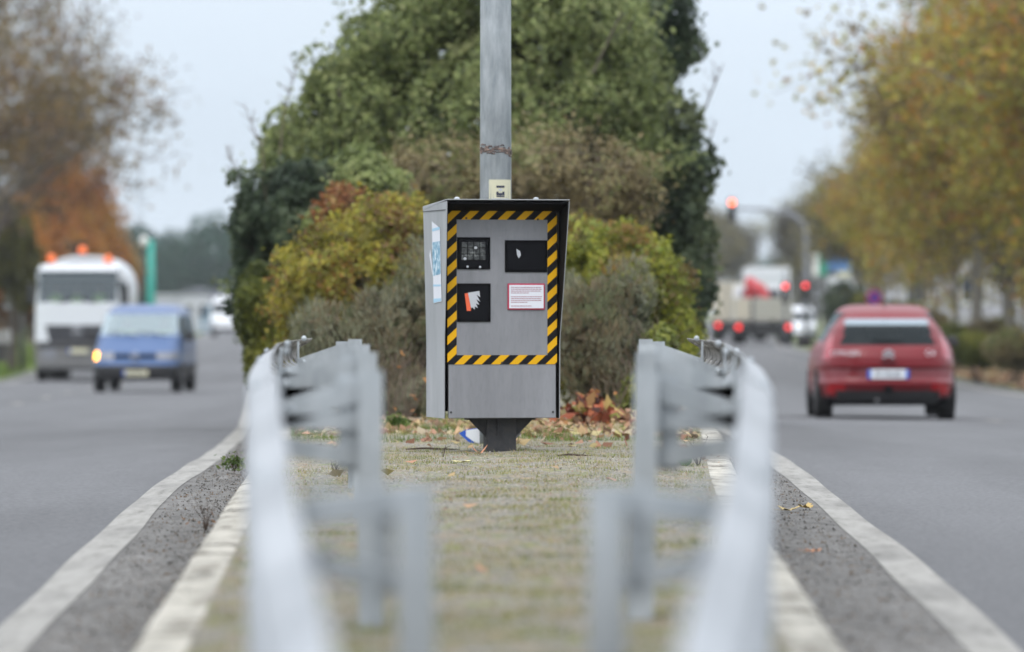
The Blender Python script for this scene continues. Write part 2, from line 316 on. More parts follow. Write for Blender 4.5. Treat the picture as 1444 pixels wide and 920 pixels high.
for side in (0, 1):
    mb = MB()
    for y0 in np.arange(-20, 400, 13.0) + (10.5 if side else 4.0):
        for yy in (0, 1.5):
            ya, yb = y0 + yy, y0 + yy + 1.5
            if side: q = [( (ip(RI, y) * .48 + ip(RO, y) * .52) + dx, y) for y, dx in ((ya, -.075), (ya, .075), (yb, .075), (yb, -.075))]; mb.quad(*[(x, y, zr(x, y) + .007) for x, y in q])
            else: q = [((ip(LI, y) + ip(LO, y)) / 2 + dx, y) for y, dx in ((ya, -.075), (ya, .075), (yb, .075), (yb, -.075))]; mb.quad(*[(x, y, zl(x, y) + .007) for x, y in q])
    mb.build('road_marking', 'line', kind='structure')
# kerbs of separate stones with a dirty chamfered edge
for sgn, K, ZT in ((-1, KL, ZL), (1, KR, ZR)):
    mb = MB(); y = -6.0
    while y < 60:
        L = 1.0; g = .006; j = random.uniform(-.003, .003)
        for i in range(4):
            ya, yb = y + g / 2 + (L - g) * i / 4, y + g / 2 + (L - g) * (i + 1) / 4
            n = len(mb.v)
            for yy in (ya, yb):
                xk = ip(K, yy) + j; zb = ip(ZT, yy) - .02; zt = -.005 + random.uniform(-.002, .002) + min(0, ip(ZI, yy))
                for dx, z in ((0.0, zb), (-.02, (zb + zt) * .4 + zt * .2), (-.05, zt - .008), (-.075, zt), (-.20, zt + .002), (-.20, zb)):
                    mb.v.append((xk + sgn * dx, yy, z))
            for q in range(5): mb.f.append((n + q, n + q + 1, n + 7 + q, n + 6 + q))
        y += L
    mb.build('kerb', 'kerb', smooth=False, kind='structure')
def zi(x, y):
    kl, kr = ip(KL, y) + .18, ip(KR, y) - .18; mid, hw = (kl + kr) / 2, (kr - kl) / 2
    base = ip(ZI, y); d = min(1, abs(x - mid) / hw)
    n = noise.noise(Vector((x * 1.3, y * .9, 0))) * .022 + noise.noise(Vector((x * 6, y * 5, 3))) * .010
    n += .006 * noise.noise(Vector((x * 22, y * 18, 7))) if y < 60 else 0
    return base + .012 * (1 - d * d) + n * (1 - d ** 6)
ysI = sorted(set(list(np.arange(-6, 12, .4)) + list(np.arange(12, 44, .09)) + list(np.arange(44, 60, 1)) + [y for y in Y1 if y >= 60]))
def sec_i(y):
    kl, kr = ip(KL, y) + .18, ip(KR, y) - .18; return [(kl + (kr - kl) * i / 30, zi(kl + (kr - kl) * i / 30, y)) for i in range(31)]
strip('central_reservation', 'moss_grit', sec_i, ysI)

# ------------------------------------------------------------------ leaves and plants
def pal(cols): return np.array(cols, np.float32)
def leaf_quads(c, nrm, size, aspect=.6, spread=.8, droop=0):
    """c (N,3) centres, nrm (N,3) facing; returns verts (4N,3) of diamond leaves"""
    N = len(c); n = nrm + RNG.normal(0, spread, (N, 3)); n /= np.linalg.norm(n, axis=1, keepdims=True) + 1e-9
    u = np.cross(n, RNG.normal(0, 1, (N, 3))); u /= np.linalg.norm(u, axis=1, keepdims=True) + 1e-9
    v = np.cross(n, u); s = (size * RNG.uniform(.6, 1.35, N))[:, None]
    fold = n * s * .25
    q = np.stack([c + u * s, c + v * s * aspect - fold, c - u * s, c - v * s * aspect - fold], 1)
    return q.reshape(-1, 3)
def patchcol(c, P, scale=1.6, jitter=.16):
    """palette colour by soft spatial patches plus a random choice per leaf"""
    t_ = np.array([noise.noise(Vector((p[0] * scale, p[1] * scale, p[2] * scale))) for p in c[::1]]) if len(c) < 60000 else RNG.normal(0, .25, len(c))
    t_ = (t_ * 1.1 + .5 + RNG.normal(0, .17, len(c))) * (len(P) - 1); t_ = np.clip(t_, 0, len(P) - 1.001)
    i = t_.astype(int); f = (t_ - i)[:, None]; k = P[i] * (1 - f) + P[i + 1] * f
    return np.clip(k * RNG.uniform(1 - jitter * 1.6, 1 + jitter * 1.6, (len(c), 1)), 0, 1)
def lobe_points(lobes, n, lump=.16, lscale=2.2, depth=.25):
    """points in the outer layer of a union of ellipsoids with a lumpy surface. lobes: (cx,cy,cz,rx,ry,rz)"""
    L = np.array(lobes, float); area = L[:, 3] * L[:, 5] + L[:, 3] * L[:, 4] + L[:, 4] * L[:, 5]
    P, Nn = [], []; cnt = RNG.multinomial(n, area / area.sum())
    for l, k in zip(L, cnt):
        d = RNG.normal(0, 1, (k, 3)); d /= np.linalg.norm(d, axis=1, keepdims=True)
        base = l[:3] + d * l[3:]
        nn = np.array([noise.noise(Vector(p * lscale)) + .5 * noise.noise(Vector(p * lscale * 2.3 + 9)) for p in base])
        r = 1 + lump * nn * 1.6 - depth * RNG.beta(1, 3, k) * np.where(nn > -.1, .7, 1.0)
        p = l[:3] + d * l[3:] * r[:, None]
        keep = np.ones(k, bool)
        for m_ in L:
            if (m_ is l) or np.allclose(m_, l): continue
            q = (p - m_[:3]) / m_[3:]; keep &= (q ** 2).sum(1) > .72
        nv = d / l[3:]; nv /= np.linalg.norm(nv, axis=1, keepdims=True)
        P.append(p[keep]); Nn.append(nv[keep])
    return np.concatenate(P), np.concatenate(Nn)
def lobes_px(D, *ls):
    """lobes measured on the photo at distance D: (px, py, rx_px, rz_px, ry_m, dy)"""
    s = F / D; return [(X(a, D), D + dy, Z(b, D), rx / s, ry, rz / s) for a, b, rx, rz, ry, dy in ls]
def bush(name, label, lobes, n, size, P, aspect=.6, cat='bush', lump=.16, depth=.25, stems=10, base=None, lsc=2.2, spread=.8, group=None, stem_mat='twig', up=0, strays=0.04, trunk=None):
    L = np.array(lobes); cx, cy = (L[:, 0] * L[:, 3]).sum() / L[:, 3].sum(), L[:, 1].mean()
    zb = zi(cx, cy) if base is None else base
    root = empty(name, (cx, cy, zb), label=label, cat=cat, group=group)
    p, nn = lobe_points(lobes, n, lump, lsc, depth)
    ns = int(len(p) * strays)                         # stray outer sprays that break the outline
    if ns:
        k = RNG.integers(0, len(p), ns); q = p[k] + nn[k] * np.minimum(RNG.exponential(.10 * L[:, 3].mean(), (ns, 1)), .3 * L[:, 3].mean()) + RNG.normal(0, .02 * L[:, 3].mean(), (ns, 3)); p = np.concatenate([p, q]); nn = np.concatenate([nn, nn[k]])
    ok = p[:, 2] > zb + .01; p, nn = p[ok], nn[ok]
    if up: nn = nn + np.array([0, 0, 0.0])
    C = patchcol(p, P); off = np.array([cx, cy, zb])
    if up:                                            # narrow upright leaves
        N = len(p); dvec = np.stack([RNG.normal(0, .35, N), RNG.normal(0, .35, N), np.ones(N)], 1) + nn * .5
        dvec /= np.linalg.norm(dvec, axis=1, keepdims=True); sd = np.cross(dvec, RNG.normal(0, 1, (N, 3))); sd /= np.linalg.norm(sd, axis=1, keepdims=True)
        s = (size * RNG.uniform(.6, 1.4, N))[:, None]; v = np.stack([p, p + dvec * s + sd * s * aspect, p + dvec * s * 2, p + dvec * s - sd * s * aspect], 1).reshape(-1, 3)
    else: v = leaf_quads(p, nn, size, aspect, spread)
    npmesh('foliage', v - off, 4, 'leaf', root, C)
    # inner leaves that close the plant to daylight; inner shade put into their darker colour
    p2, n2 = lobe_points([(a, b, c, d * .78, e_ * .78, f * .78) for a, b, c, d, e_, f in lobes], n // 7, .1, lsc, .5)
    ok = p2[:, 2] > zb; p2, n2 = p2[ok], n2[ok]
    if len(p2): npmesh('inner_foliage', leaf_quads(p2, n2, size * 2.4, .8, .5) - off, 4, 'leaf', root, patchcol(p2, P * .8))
    mb = MB()
    for k in range(stems):
        l = L[random.randrange(len(L))]
        a = Vector((random.uniform(-.15, .15) * l[3], random.uniform(-.1, .1), -.05)); e2 = Vector((l[0] - cx + random.uniform(-.65, .65) * l[3], l[1] - cy + random.uniform(-.95, .5) * l[4], l[2] - zb + random.uniform(.0, .75) * l[5]))
        mid = a.lerp(e2, .5) + Vector((random.uniform(-.1, .1), random.uniform(-.1, .1), .08)); r = (trunk or .012)
        mb.tube([a, mid, e2], [r, r * .6, r * .2], 5)
        for q in range(3):
            s0 = mid.lerp(e2, random.random()); mb.tube([s0, s0 + Vector((random.uniform(-.3, .3), random.uniform(-.3, .3), random.uniform(.05, .4)))], [r * .3, r * .1], 4)
    mb.build('stems', stem_mat, root)
    return root
def grow(mb, p, d, L, r, depth, tips, kids=3, spread=.6, seg=6, minr=.006, up=.12):
    """recursive limbs; tips collects (point, direction) where leaves sit"""
    pts = [p]; rad = [r]; q = p.copy(); dd = d.copy(); n = 3
    for i in range(n):
        dd = (dd + Vector((random.gauss(0, .12), random.gauss(0, .12), random.gauss(0, .08) + up * .3))).normalized(); q = q + dd * (L / n); pts.append(q.copy()); rad.append(max(minr, r * (1 - .45 * (i + 1) / n)))
    mb.tube(pts, rad, seg, cap=False)
    if depth <= 1: tips += [(pts[k], dd) for k in (1, 2, 3)]
    if depth == 0: return
    for k in range(kids + (1 if depth > 2 else 0)):
        t0 = random.uniform(.45, 1.0); b = pts[0].lerp(pts[-1], t0) if k else pts[-1]
        b = pts[min(3, int(t0 * 3 + .5))]
        nd = (dd + Vector((random.gauss(0, spread), random.gauss(0, spread), random.gauss(0, spread * .6) + up))).normalized()
        grow(mb, b.copy(), nd, L * random.uniform(.6, .82), rad[-1] * random.uniform(.55, .8), depth - 1, tips, kids, spread, max(4, seg - 1), minr, up)
def tree_proto(name, h_trunk, L, r, depth, P, leaves_per, lsize, clump=.35, kids=3, spread=.6, bark='bark', first=5, up=.12, minr=.006, lean=0, crown_from=None):
    """returns (root, ) built at the origin"""
    root = empty(name); tips = []; mb = MB(); tb = MB()
    H_ = h_trunk; tb.tube([(0, 0, -.3), (0, 0, .15), (lean * .3, 0, H_ * .5), (lean, 0, H_)], [r * 1.5, r * 1.1, r * .95, r * .8], 10)
    top = Vector((lean, 0, H_))
    for k in range(first):
        a = 2 * math.pi * k / first + random.uniform(-.4, .4)
        nd = Vector((math.cos(a) * spread * 1.2, math.sin(a) * spread * 1.2, 1)).normalized()
        z0 = H_ * random.uniform(crown_from or .75, 1.0); grow(mb, Vector((lean * z0 / H_, 0, z0)), nd, L * random.uniform(.8, 1.1), r * random.uniform(.45, .65), depth, tips, kids, spread, 6, minr, up)
    grow(mb, top, Vector((0, 0, 1)), L, r * .8, depth, tips, kids, spread, 6, minr, up)
    trunk = tb.build('trunk', bark, root, smooth=True); mb.build('limbs', bark, root, smooth=True)
    T = np.array([tuple(a) for a, b in tips])
    if leaves_per:
        k = RNG.integers(0, len(T), len(T) * leaves_per); c = T[k] + RNG.normal(0, clump, (len(k), 3)) * np.array([1, 1, .8]); nn = RNG.normal(0, 1, (len(k), 3))
        npmesh('crown', leaf_quads(c, nn, lsize, .7, .5), 4, 'leaf', root, patchcol(c, P, .7))
    return root

# ------------------------------------------------------------------ guard rails
RX_L = [(2.4, -.04), (6, -.210), (7, -.264), (8.9, -.367), (12, -.518), (14.6, -.637), (17, -.742), (20, -.86), (23, -.97), (25, -.985), (26.4, -.968), (27, -.96)]
RX_R = [(2.4, .03), (6, .196), (7, .250), (8.9, .36), (12, .512), (14.6, .625), (17, .715), (20, .80), (22.5, .875), (24.5, .885), (26, .865), (26.9, .84)]
RT = [(2.4, .04), (3.4, .30), (4.5, .385), (6, .43), (7, .46), (8.9, .51), (12, .59), (14.6, .64), (18, .652), (27, .655)]
PROF = [(.014, 0), (.022, -.012), (.034, -.022), (.070, -.040), (.081, -.058), (.081, -.082), (.068, -.104), (.020, -.132), (.002, -.147), (.0, -.155), (.002, -.163), (.020, -.178), (.068, -.206), (.081, -.228), (.081, -.252), (.070, -.270), (.034, -.288), (.022, -.298), (.014, -.310)]
def smooth_tab(T, y):
    return sum(ip(T, y + k * .35) for k in (-2, -1, 0, 1, 2)) / 5
def beam_panel(sgn, RX, ya, yb, off, parent, material, holes=False, name='beam'):
    mb = MB(); ys = list(np.linspace(ya, yb, max(4, int((yb - ya) / .06) + 1) if holes else max(6, int((yb - ya) / .2)))); k = len(PROF)
    pr = []
    for i in range(k - 1):
        pr.append(PROF[i]);
        if holes: pr.append(((PROF[i][0] + PROF[i + 1][0]) / 2, (PROF[i][1] + PROF[i + 1][1]) / 2))
    pr.append(PROF[-1]); k = len(pr)
    for y in ys:
        x0, zt = smooth_tab(RX, y), smooth_tab(RT, y)
        for o_, z in pr:
            fl = 1.0
            mb.v.append((x0 + sgn * (o_ - .04 + off), y, zt + (z + .155) * fl - .155))
    for i in range(len(ys) - 1):
        for j in range(k - 1):
            if holes:
                yy = ys[i]; ph = (yy - ya) / .42
                if (j in (3, 4, 11, 12, 18, 24, 25, 32, 33)) and .2 < (ph + (j > 9) * .5) % 1 < .62: continue
            a = i * k + j; mb.f.append((a, a + 1, a + k + 1, a + k))
    o = mb.build(name, material, parent, smooth=True)
    sm = o.modifiers.new('solid', 'SOLIDIFY'); sm.thickness = .004; sm.offset = 0
    return o
def guard_rail(sgn, RX, posts, label):
    root = empty('guard_rail', (RX[0][1], 2.4, 0), label=label, cat='guard rail', group='guard rails of the central reservation')
    inv = Matrix.Translation((-RX[0][1], -2.4, 0))
    kids = []
    br = [2.45, 5.3, 9.75, 14.2, 18.6, 22.6]
    for i in range(len(br) - 1): kids.append(beam_panel(sgn, RX, br[i] - .12, br[i + 1] + .12, .004 * (i % 2), root, 'galv_beam'))
    kids.append(beam_panel(sgn, RX, 22.5, 26.9, .008, root, 'galv_dirty', holes=True, name='fishtail_end'))
    for yb in br[1:]:
        mb = MB()
        for dy in (-.07, .07):
            for dz in (-.03, -.12, -.19, -.28):
                x0, zt = smooth_tab(RX, yb + dy), smooth_tab(RT, yb + dy); o_ = float(np.interp(-dz, [-a[1] for a in PROF], [a[0] for a in PROF]))
                kids.append(MB().ball((x0 + sgn * (o_ - .036 + .006), yb + dy, zt + dz), .014, 8, (.8, 1, 1)).build('bolt', 'galvanised', root, smooth=True))
    for y, x, lean in posts:
        zt = smooth_tab(RT, y) + .006; rx = smooth_tab(RX, y)
        mb = MB(); w_, dpt, th = .058, .10, .006         # C section, open towards the traffic
        poly = [(-w_ / 2, -dpt / 2), (w_ / 2, -dpt / 2), (w_ / 2, -dpt / 2 + .02), (w_ / 2 - th, -dpt / 2 + .02), (w_ / 2 - th, -dpt / 2 + th), (-w_ / 2 + th, -dpt / 2 + th), (-w_ / 2 + th, dpt / 2 - th),
                (w_ / 2 - th, dpt / 2 - th), (w_ / 2 - th, dpt / 2 - .02), (w_ / 2, dpt / 2 - .02), (w_ / 2, dpt / 2), (-w_ / 2, dpt / 2)]
        mb.prism(poly, lambda u, v, t_: (x + sgn * u + lean * t_, y + v, t_), -.15, zt)
        kids.append(mb.build('post', 'galvanised', root))
        mb = MB(); xa, xb = x + lean * zt, rx - sgn * .036
        tall = y > 11; rot_ = Matrix.Rotation((1 if xb > xa else -1) * (R(19 if tall else 7)), 3, 'Y'); xa = xa if 1 else xa
        low_ = Matrix.Rotation((1 if xb > xa else -1) * R(-9 if tall else -12), 3, 'Y')
        bars = [(zt - .032 - (.043 if tall else .002), .060 if tall else .046, rot_), (zt - (.205 if tall else .140), .045 if tall else .032, low_)] + ([(zt - .130, .038, None)] if tall else [])
        for z0, hh, rt_ in bars:       # folded spacer: upper and lower channel, end plates
            dx = .030
            c = (xa + xb) / 2; ln = abs(xb - xa) ; sl = math.atan2(-.02 * sgn, ln)
            mb.box((c, y, z0), (ln, .004, hh), rt_); mb.box((c, y + .035, z0 + hh / 2), (ln, .07, .004), rt_); mb.box((c, y + .068, z0 + hh / 2 - .012), (ln, .004, .022), rt_)
        mb.box((xb - sgn * .004, y + .035, zt - .13), (.006, .09, .24)); mb.box((xa + sgn * (.058 if tall else .048), y + .012, zt - (.13 if tall else .09)), (.052 if tall else .026, .004, .24 if tall else .17))
        kids.append(mb.build('spacer', 'galvanised', root))
        for bq in ((xa + sgn * .02, y - .008, zt - .03), (xb - sgn * .03, y - .008, zt - .10), (xb - sgn * .03, y + .02, zt + .004)): kids.append(MB().ball(bq, .012, 8).build('bolt', 'galvanised', root, smooth=True))
    for k in kids: k.location = (-RX[0][1], -2.4, 0)
    return root
guard_rail(-1, RX_L, [(5.2, -.02, 0), (8.9, -.150, 0), (14.2, -.352, .0), (17.8, -.452, 0), (21.4, -.565, 0), (25, -.69, 0)], 'left galvanised guard rail of the strip, beside the road with the blue van')
guard_rail(1, RX_R, [(5.2, .02, 0), (8.9, .148, 0), (14.2, .322, .022), (17.8, .405, .02), (21.4, .492, .02), (25, .568, .03)], 'right galvanised guard rail of the strip, beside the road with the red car')

# ------------------------------------------------------------------ speed camera cabinet
D0 = 31.1
cabx = -.054
sc = empty('speed_camera', (cabx, D0, 0), R(12), 'grey speed camera cabinet with black and yellow hazard stripes on a short iron post', 'speed camera')
zb_, zt_ = .197, 1.385; wd = .31; dp = .50
def pr_x(poly, m_, name, x0, x1, bev=0):       # side outline (y, z) extruded along x
    return MB().prism(poly, lambda u, v, t_: (t_, u, v), x0, x1)
# side cheeks: the outline widens forward to the hood at the top, and outward as well
LV = [(zb_, .0), (.62, -.006), (.90, -.072), (zt_ - .005, -.165)]          # height, front edge
def sheet(sg, o1, o2, y_back=None):
    mb = MB()
    for off in (o1, o2):
        for z, y in LV:
            fl = .018 * max(0, (z - .62) / (zt_ - .62)) + .014
            mb.v.append((sg * (wd + fl - off), y, z)); mb.v.append((sg * (wd + fl - off), dp if y_back is None else y_back, z - (.025 if z > 1.3 and y_back is None else 0)))
    for b in (0, 8):
        for i in range(3): a = b + 2 * i; mb.f.append((a, a + 1, a + 3, a + 2))
    for i in range(3):
        for c in (0, 1): a = 2 * i + c; mb.f.append((a, a + 2, a + 10, a + 8))
    mb.f.append((0, 1, 9, 8)); mb.f.append((6, 7, 15, 14)); return mb
sheet(-1, 0, .004).build('side_panel', 'cab_light', sc); sheet(1, 0, .004).build('side_panel', 'cab_light', sc)
mat('lining_dark', (.016, .015, .015), .8, spec=.1)
for sg in (-1, 1): sheet(sg, .0045, .007, .06).build('lining', 'lining_dark' if sg > 0 else 'black', sc)
MB().box((0, .27, .80), (.60, .44, 1.13)).build('core', 'black', sc)
mb = MB(); a = wd + .033                          # lid, slightly rising to the front
mb.prism([(-.168, zt_ + .001), (-.168, zt_ + .006), (dp + .006, zt_ - .022), (dp + .006, zt_ - .045)], lambda u, v, t_: (t_, u, v), -a, a)
mb.build('lid', 'cab_light', sc, bevel=.003)
mb = MB(); mb.prism([(-.160, zt_ - .02), (-.160, zt_ - .008), (.02, zt_ - .02), (.02, zt_ - .06)], lambda u, v, t_: (t_, u, v), -wd - .02, wd + .02); mb.build('hood_underside', 'black', sc)
mb = MB(); mb.box((-a + .0, .2, zt_ - .052), (.004, .66, .003)); mb.build('lid_seam', 'dark_trim', sc)
for x in (-.27, .17): MB().ball((x, -.09, zt_ + .010), .012, 8, (1.4, 1, .8)).build('bolt', 'galvanised', sc, smooth=True)
MB().box((0.002, .013, zb_ + (1.345 - zb_) / 2), (.600, .02, 1.345 - zb_)).build('front_panel', 'cab_grey', sc, bevel=.004)
for x, z in ((-.285, .23), (.285, .23), (-.20, 1.29), (.20, 1.285), (0, .50)): MB().disc((x, .0015, z), .006, (0, 1, 0), .004, 10).build('screw', 'dark_trim', sc)
def U(px): return (px - 630) / 252.4 - .309      # across the front, metres
def V(py): return H - (py - 437) / F * D0
yf = -.0
fr_ = MB()                                        # hazard frame, four strips proud of the panel
x0, x1, x2, x3 = U(631), U(644), U(772), U(785.5); z0, z1, z2, z3 = V(514), V(501), V(310), V(295)
for (a_, b_, c_, d_) in ((x0, x1, z0, z3), (x2, x3, z0, z3), (x1, x2, z0, z1), (x1, x2, z2, z3)): fr_.quad((a_, 0, c_), (b_, 0, c_), (b_, 0, d_), (a_, 0, d_))
hz = fr_.build('hazard_frame', 'hazard', sc, fix=False); hz.location = (0, yf, 0)
def win(px0, py0, px1, py1, bezel=.012):
    xa, xb, za, zb2 = U(px0), U(px1), V(py1), V(py0); cx, cz, ww, hh = (xa + xb) / 2, (za + zb2) / 2, xb - xa, zb2 - za
    f = MB()
    for c, d in (((cx, yf - .001, zb2 - bezel / 2), (ww, .005, bezel)), ((cx, yf - .001, za + bezel / 2), (ww, .005, bezel)), ((xa + bezel / 2, yf - .001, cz), (bezel, .005, hh - 2 * bezel)), ((xb - bezel / 2, yf - .001, cz), (bezel, .005, hh - 2 * bezel))): f.box(c, d)
    o = f.build('window', 'black', sc); MB().box((cx, yf + .001, cz), (ww - 2 * bezel, .006, hh - 2 * bezel)).build('pane', 'black_gloss', o)
    return o, cx, cz, ww, hh
w1, cx, cz, ww, hh = win(644.6, 335, 691, 380)
noisy('flash_lens', [(.02, .02, .022), (.08, .085, .085), (.35, .37, .36)], 28, .2, pos=[.42, .55, .72])
mb = MB()
for i in range(4):
    for j in range(3): mb.box((cx - .052 + i * .034, yf - .004, cz - .022 + j * .034), (.031, .006, .031))
mb.build('flash_lens', 'flash_lens', w1, bevel=.003)
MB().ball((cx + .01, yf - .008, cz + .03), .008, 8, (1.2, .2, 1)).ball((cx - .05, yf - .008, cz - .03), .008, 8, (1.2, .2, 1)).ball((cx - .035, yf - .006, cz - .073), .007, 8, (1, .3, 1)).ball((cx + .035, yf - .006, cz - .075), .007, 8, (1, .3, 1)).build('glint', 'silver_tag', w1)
w2, cx, cz, ww, hh = win(712, 339, 771.5, 384)
mb = MB(); mb.prism([(-.055, .032), (-.035, .02), (-.030, -.002), (-.042, -.02), (-.052, 0)], lambda u, v, t_: (cx + u, t_, cz + v + .008), yf - .008, yf - .0045); mb.build('paint_chip', 'silver_tag', w2)
w3, cx, cz, ww, hh = win(644.6, 400, 691.5, 454)
# torn sticker: orange edge, silver remains
mb = MB(); mb.prism([(-.052, .050), (-.034, .052), (-.018, -.028), (-.018, -.045), (-.040, -.045)], lambda u, v, t_: (cx + u, t_, cz + v), yf - .0085, yf - .0045); mb.build('torn_sticker', 'orange_red', w3)
mb = MB(); mb.prism([(-.034, .054), (.030, .064), (.034, .030), (.014, .044), (.034, .006), (.012, .018), (.030, -.012), (.010, -.004), (.022, -.030), (.004, -.020), (.004, -.038), (-.008, -.026), (-.016, -.030)], lambda u, v, t_: (cx + u, t_, cz + v), yf - .0075, yf - .004); mb.build('torn_sticker', 'silver_tag', w3)
# red-framed notice, too small to read: rows of broken strokes
xa, xb, za, zb2 = U(715.5), U(768), V(437), V(400); cx, cz = (xa + xb) / 2, (za + zb2) / 2
nb = MB().box((cx, yf - .003, cz), (xb - xa, .008, zb2 - za)).build('notice', 'red_ink', sc, bevel=.003)
MB().box((cx, yf - .0085, cz), (xb - xa - .016, .004, zb2 - za - .016)).build('paper', 'paper', nb)
mb = MB(); rr = random.Random(4)
for i, (wl) in enumerate([.97, 1, .98, .6, 0, 1, .97, .98, .52, 0, .65]):
    if not wl: continue
    z = zb2 - .021 - i * .0102; x = xa + .018; xe = x + (xb - xa - .034) * wl
    while x < xe - .004:
        l = min(rr.uniform(.006, .018), xe - x); mb.box((x + l / 2, yf - .0112, z), (l, .001, .0042)); x += l + .0028
mb.build('printed_lines', 'text_ink', nb)
# blue and white flyer on the left cheek, torn in the middle
def sx_(z): return -(wd + .018 * max(0, (z - .62) / (zt_ - .62)) + .014) - .0015
def flat(poly, name, m_, parent, o=0):
    mb = MB(); mb.prism(poly, lambda u, v, t_: (sx_(v) + t_, u, v), -.0005 - o, -.0015 - o); return mb.build(name, m_, parent)
y0_, y1_ = .03, .25
fl = flat([(y1_, 1.275), (y0_, 1.235), (y0_, .835), (y1_, .825)], 'flyer', 'paper', sc)
noisy('flyer_photo', [(.06, .22, .38), (.25, .45, .58), (.70, .78, .84)], 26, .5, pos=[.38, .5, .62])
flat([(y1_, 1.16), (y0_ + .005, 1.165), (y0_ + .005, .985), (y1_, .975)], 'printed_picture', 'flyer_photo', fl, .001)
flat([(y1_ - .01, 1.235), (y0_ + .005, 1.243), (y0_ + .005, 1.228), (y1_ - .01, 1.220)], 'printed_stripe', 'pale_blue', fl, .001)
flat([(y1_, .928), (y0_ + .005, .928), (y0_ + .005, .918), (y1_, .918)], 'printed_stripe', 'pale_blue', fl, .001)
flat([(y1_, .85), (y0_ + .005, .853), (y0_ + .005, .838), (y1_, .828)], 'printed_stripe', 'pale_blue', fl, .001)
flat([(y1_ + .06, 1.12), (y1_ + .09, 1.09), (y1_ + .03, 1.0), (y1_ + .0, .97), (y1_ + .02, 1.02)], 'torn_scrap', 'paper', sc)
# post with two gussets
zc = .197
mb = MB(); mb.box((.02, .16, .10), (.165, .10, .24)); post = mb.build('post', 'iron', sc, bevel=.004)
for sg in (-1, 1):
    mb = MB(); mb.prism([(sg * .0825, .185), (sg * .185, zc - .003), (sg * .0825, .09)], lambda u, v, t_: (.02 + u, t_, v), .13, .14); mb.prism([(sg * .0825, zc - .003), (sg * .19, zc - .003), (sg * .185, zc - .012), (sg * .0825, zc - .012)], lambda u, v, t_: (.02 + u, t_, v), .09, .22); mb.build('gusset', 'iron', post)
MB().box((.0, .105, .145), (.012, .012, .09)).build('post_rib', 'iron', post)
MB().box((.02, .16, .004), (.21, .16, .012)).build('base_plate', 'iron', post)

# ------------------------------------------------------------------ street lamp pole behind the cabinet
PD = 33.0; px_ = X(699, PD)
lp = empty('street_lamp', (px_, PD, 0), 0, 'tall galvanised street lamp pole rising right behind the speed camera cabinet', 'street lamp')
MB().tube([(0, 0, -.1), (0, 0, 2.6), (0, 0, 5.5), (0, 0, 9)], [.094, .089, .08, .062], 40).build('pole', 'pole_zinc', lp, smooth=True)
mb = MB()
for sg in (-1, 1):
    mb.tube([(0, 0, 8.9), (sg * .4, 0, 9.2), (sg * 1.3, 0, 9.35)], .03, 10)
mb.build('bracket_arm', 'pole_zinc', lp, smooth=True)
for sg in (-1, 1):
    lh = MB().box((sg * 1.55, 0, 9.36), (.6, .24, .09), taper=.7).build('lamp_head', 'pole_grey', lp, bevel=.02)
    MB().box((sg * 1.55, 0, 9.31), (.4, .16, .02)).build('lamp_glass', 'lamp_white', lh)
# old tape remains at 1.73 m
mb = MB(); zc_ = Z(211, PD)
for k in range(80):
    a = random.uniform(-1.35, 1.25); zz = zc_ + random.gauss(0, .014) - .015 * (a > .7); ln = random.uniform(.01, .04) / .09; r = .0925
    t2 = random.uniform(.002, .006)
    p = [(math.sin(a + ln * q / 3) * r, -math.cos(a + ln * q / 3) * r, zz + random.uniform(-.004, .004)) for q in range(4)]
    mb.tube(p, t2, 5)
noisy('old_tape', [(.04, .035, .035), (.14, .11, .10), (.40, .28, .22)], 40, .8); mb.build('tape_remains', 'old_tape', lp)
def wrap(px0, py0, px1, py1, r, m_, name, parent):
    mb = MB(); a0, a1 = math.asin((px0 - 699) / F * PD / .0885), math.asin(max(-1, min(1, (px1 - 699) / F * PD / .0885))); n = 8
    for i in range(n + 1):
        a = a0 + (a1 - a0) * i / n
        for z in (Z(py1, PD), Z(py0, PD)): mb.v.append((math.sin(a) * r, -math.cos(a) * r, z))
    for i in range(n): mb.f.append((2 * i, 2 * i + 2, 2 * i + 3, 2 * i + 1))
    return mb.build(name, m_, parent, smooth=True)
st = wrap(690, 254, 719.5, 290, .0915, 'cream', 'sticker', lp)
em = wrap(700, 262.5, 711, 265.5, .0920, 'navy_ink', 'printed_emblem', st)
wrap(700, 271, 703, 276, .0920, 'navy_ink', 'printed_emblem', st); wrap(703, 273, 708, 276, .0920, 'navy_ink', 'printed_emblem', st); wrap(708, 271, 711, 276, .0920, 'navy_ink', 'printed_emblem', st)
wrap(703, 267, 708, 269.5, .0920, 'silver_tag', 'printed_emblem', st)
wrap(700, 276.6, 711, 278.4, .0920, 'navy_ink', 'printed_emblem', st); wrap(694, 280.5, 716, 282, .0920, 'silver_tag', 'printed_emblem', st)

# ------------------------------------------------------------------ small things on the strip
s = empty('fallen_sign', (X(668, 33.0), 33.0, .0), 0, 'small blue edged white sign panel lying tilted behind the cabinet post', 'sign')
rot = Matrix.Rotation(R(-28), 3, 'Y')
def tp(poly, y0, y1, nm, m_, par):
    mb = MB(); mb.prism(poly, lambda u, v, t_: (u, t_, v), y0, y1); return mb.build(nm, m_, par)
kx = F / 33.0
def q(px, py): return ((px - 668) / kx, Z(py, 33.0) - .0)
tp([q(647, 611), q(658, 606), q(700, 600), q(690, 632), q(668, 630)], 0, .008, 'panel', 'sign_blue', s)
tp([q(657, 607), q(700, 601), q(690, 626), q(672, 626), q(657, 615)], -.003, -.0005, 'white_field', 'white_ink', s)
tp([q(716, 616), q(731, 606), q(735, 612), q(718, 628)], 0, .01, 'corner', 'grey_trim', s)
bt = empty('glass_bottle', (X(966, 28.6), 28.6, .035), 0, 'green glass bottle lying in the weeds below the right guard rail end', 'bottle')
zg = zi(.87, 28.6) - .035 + .034
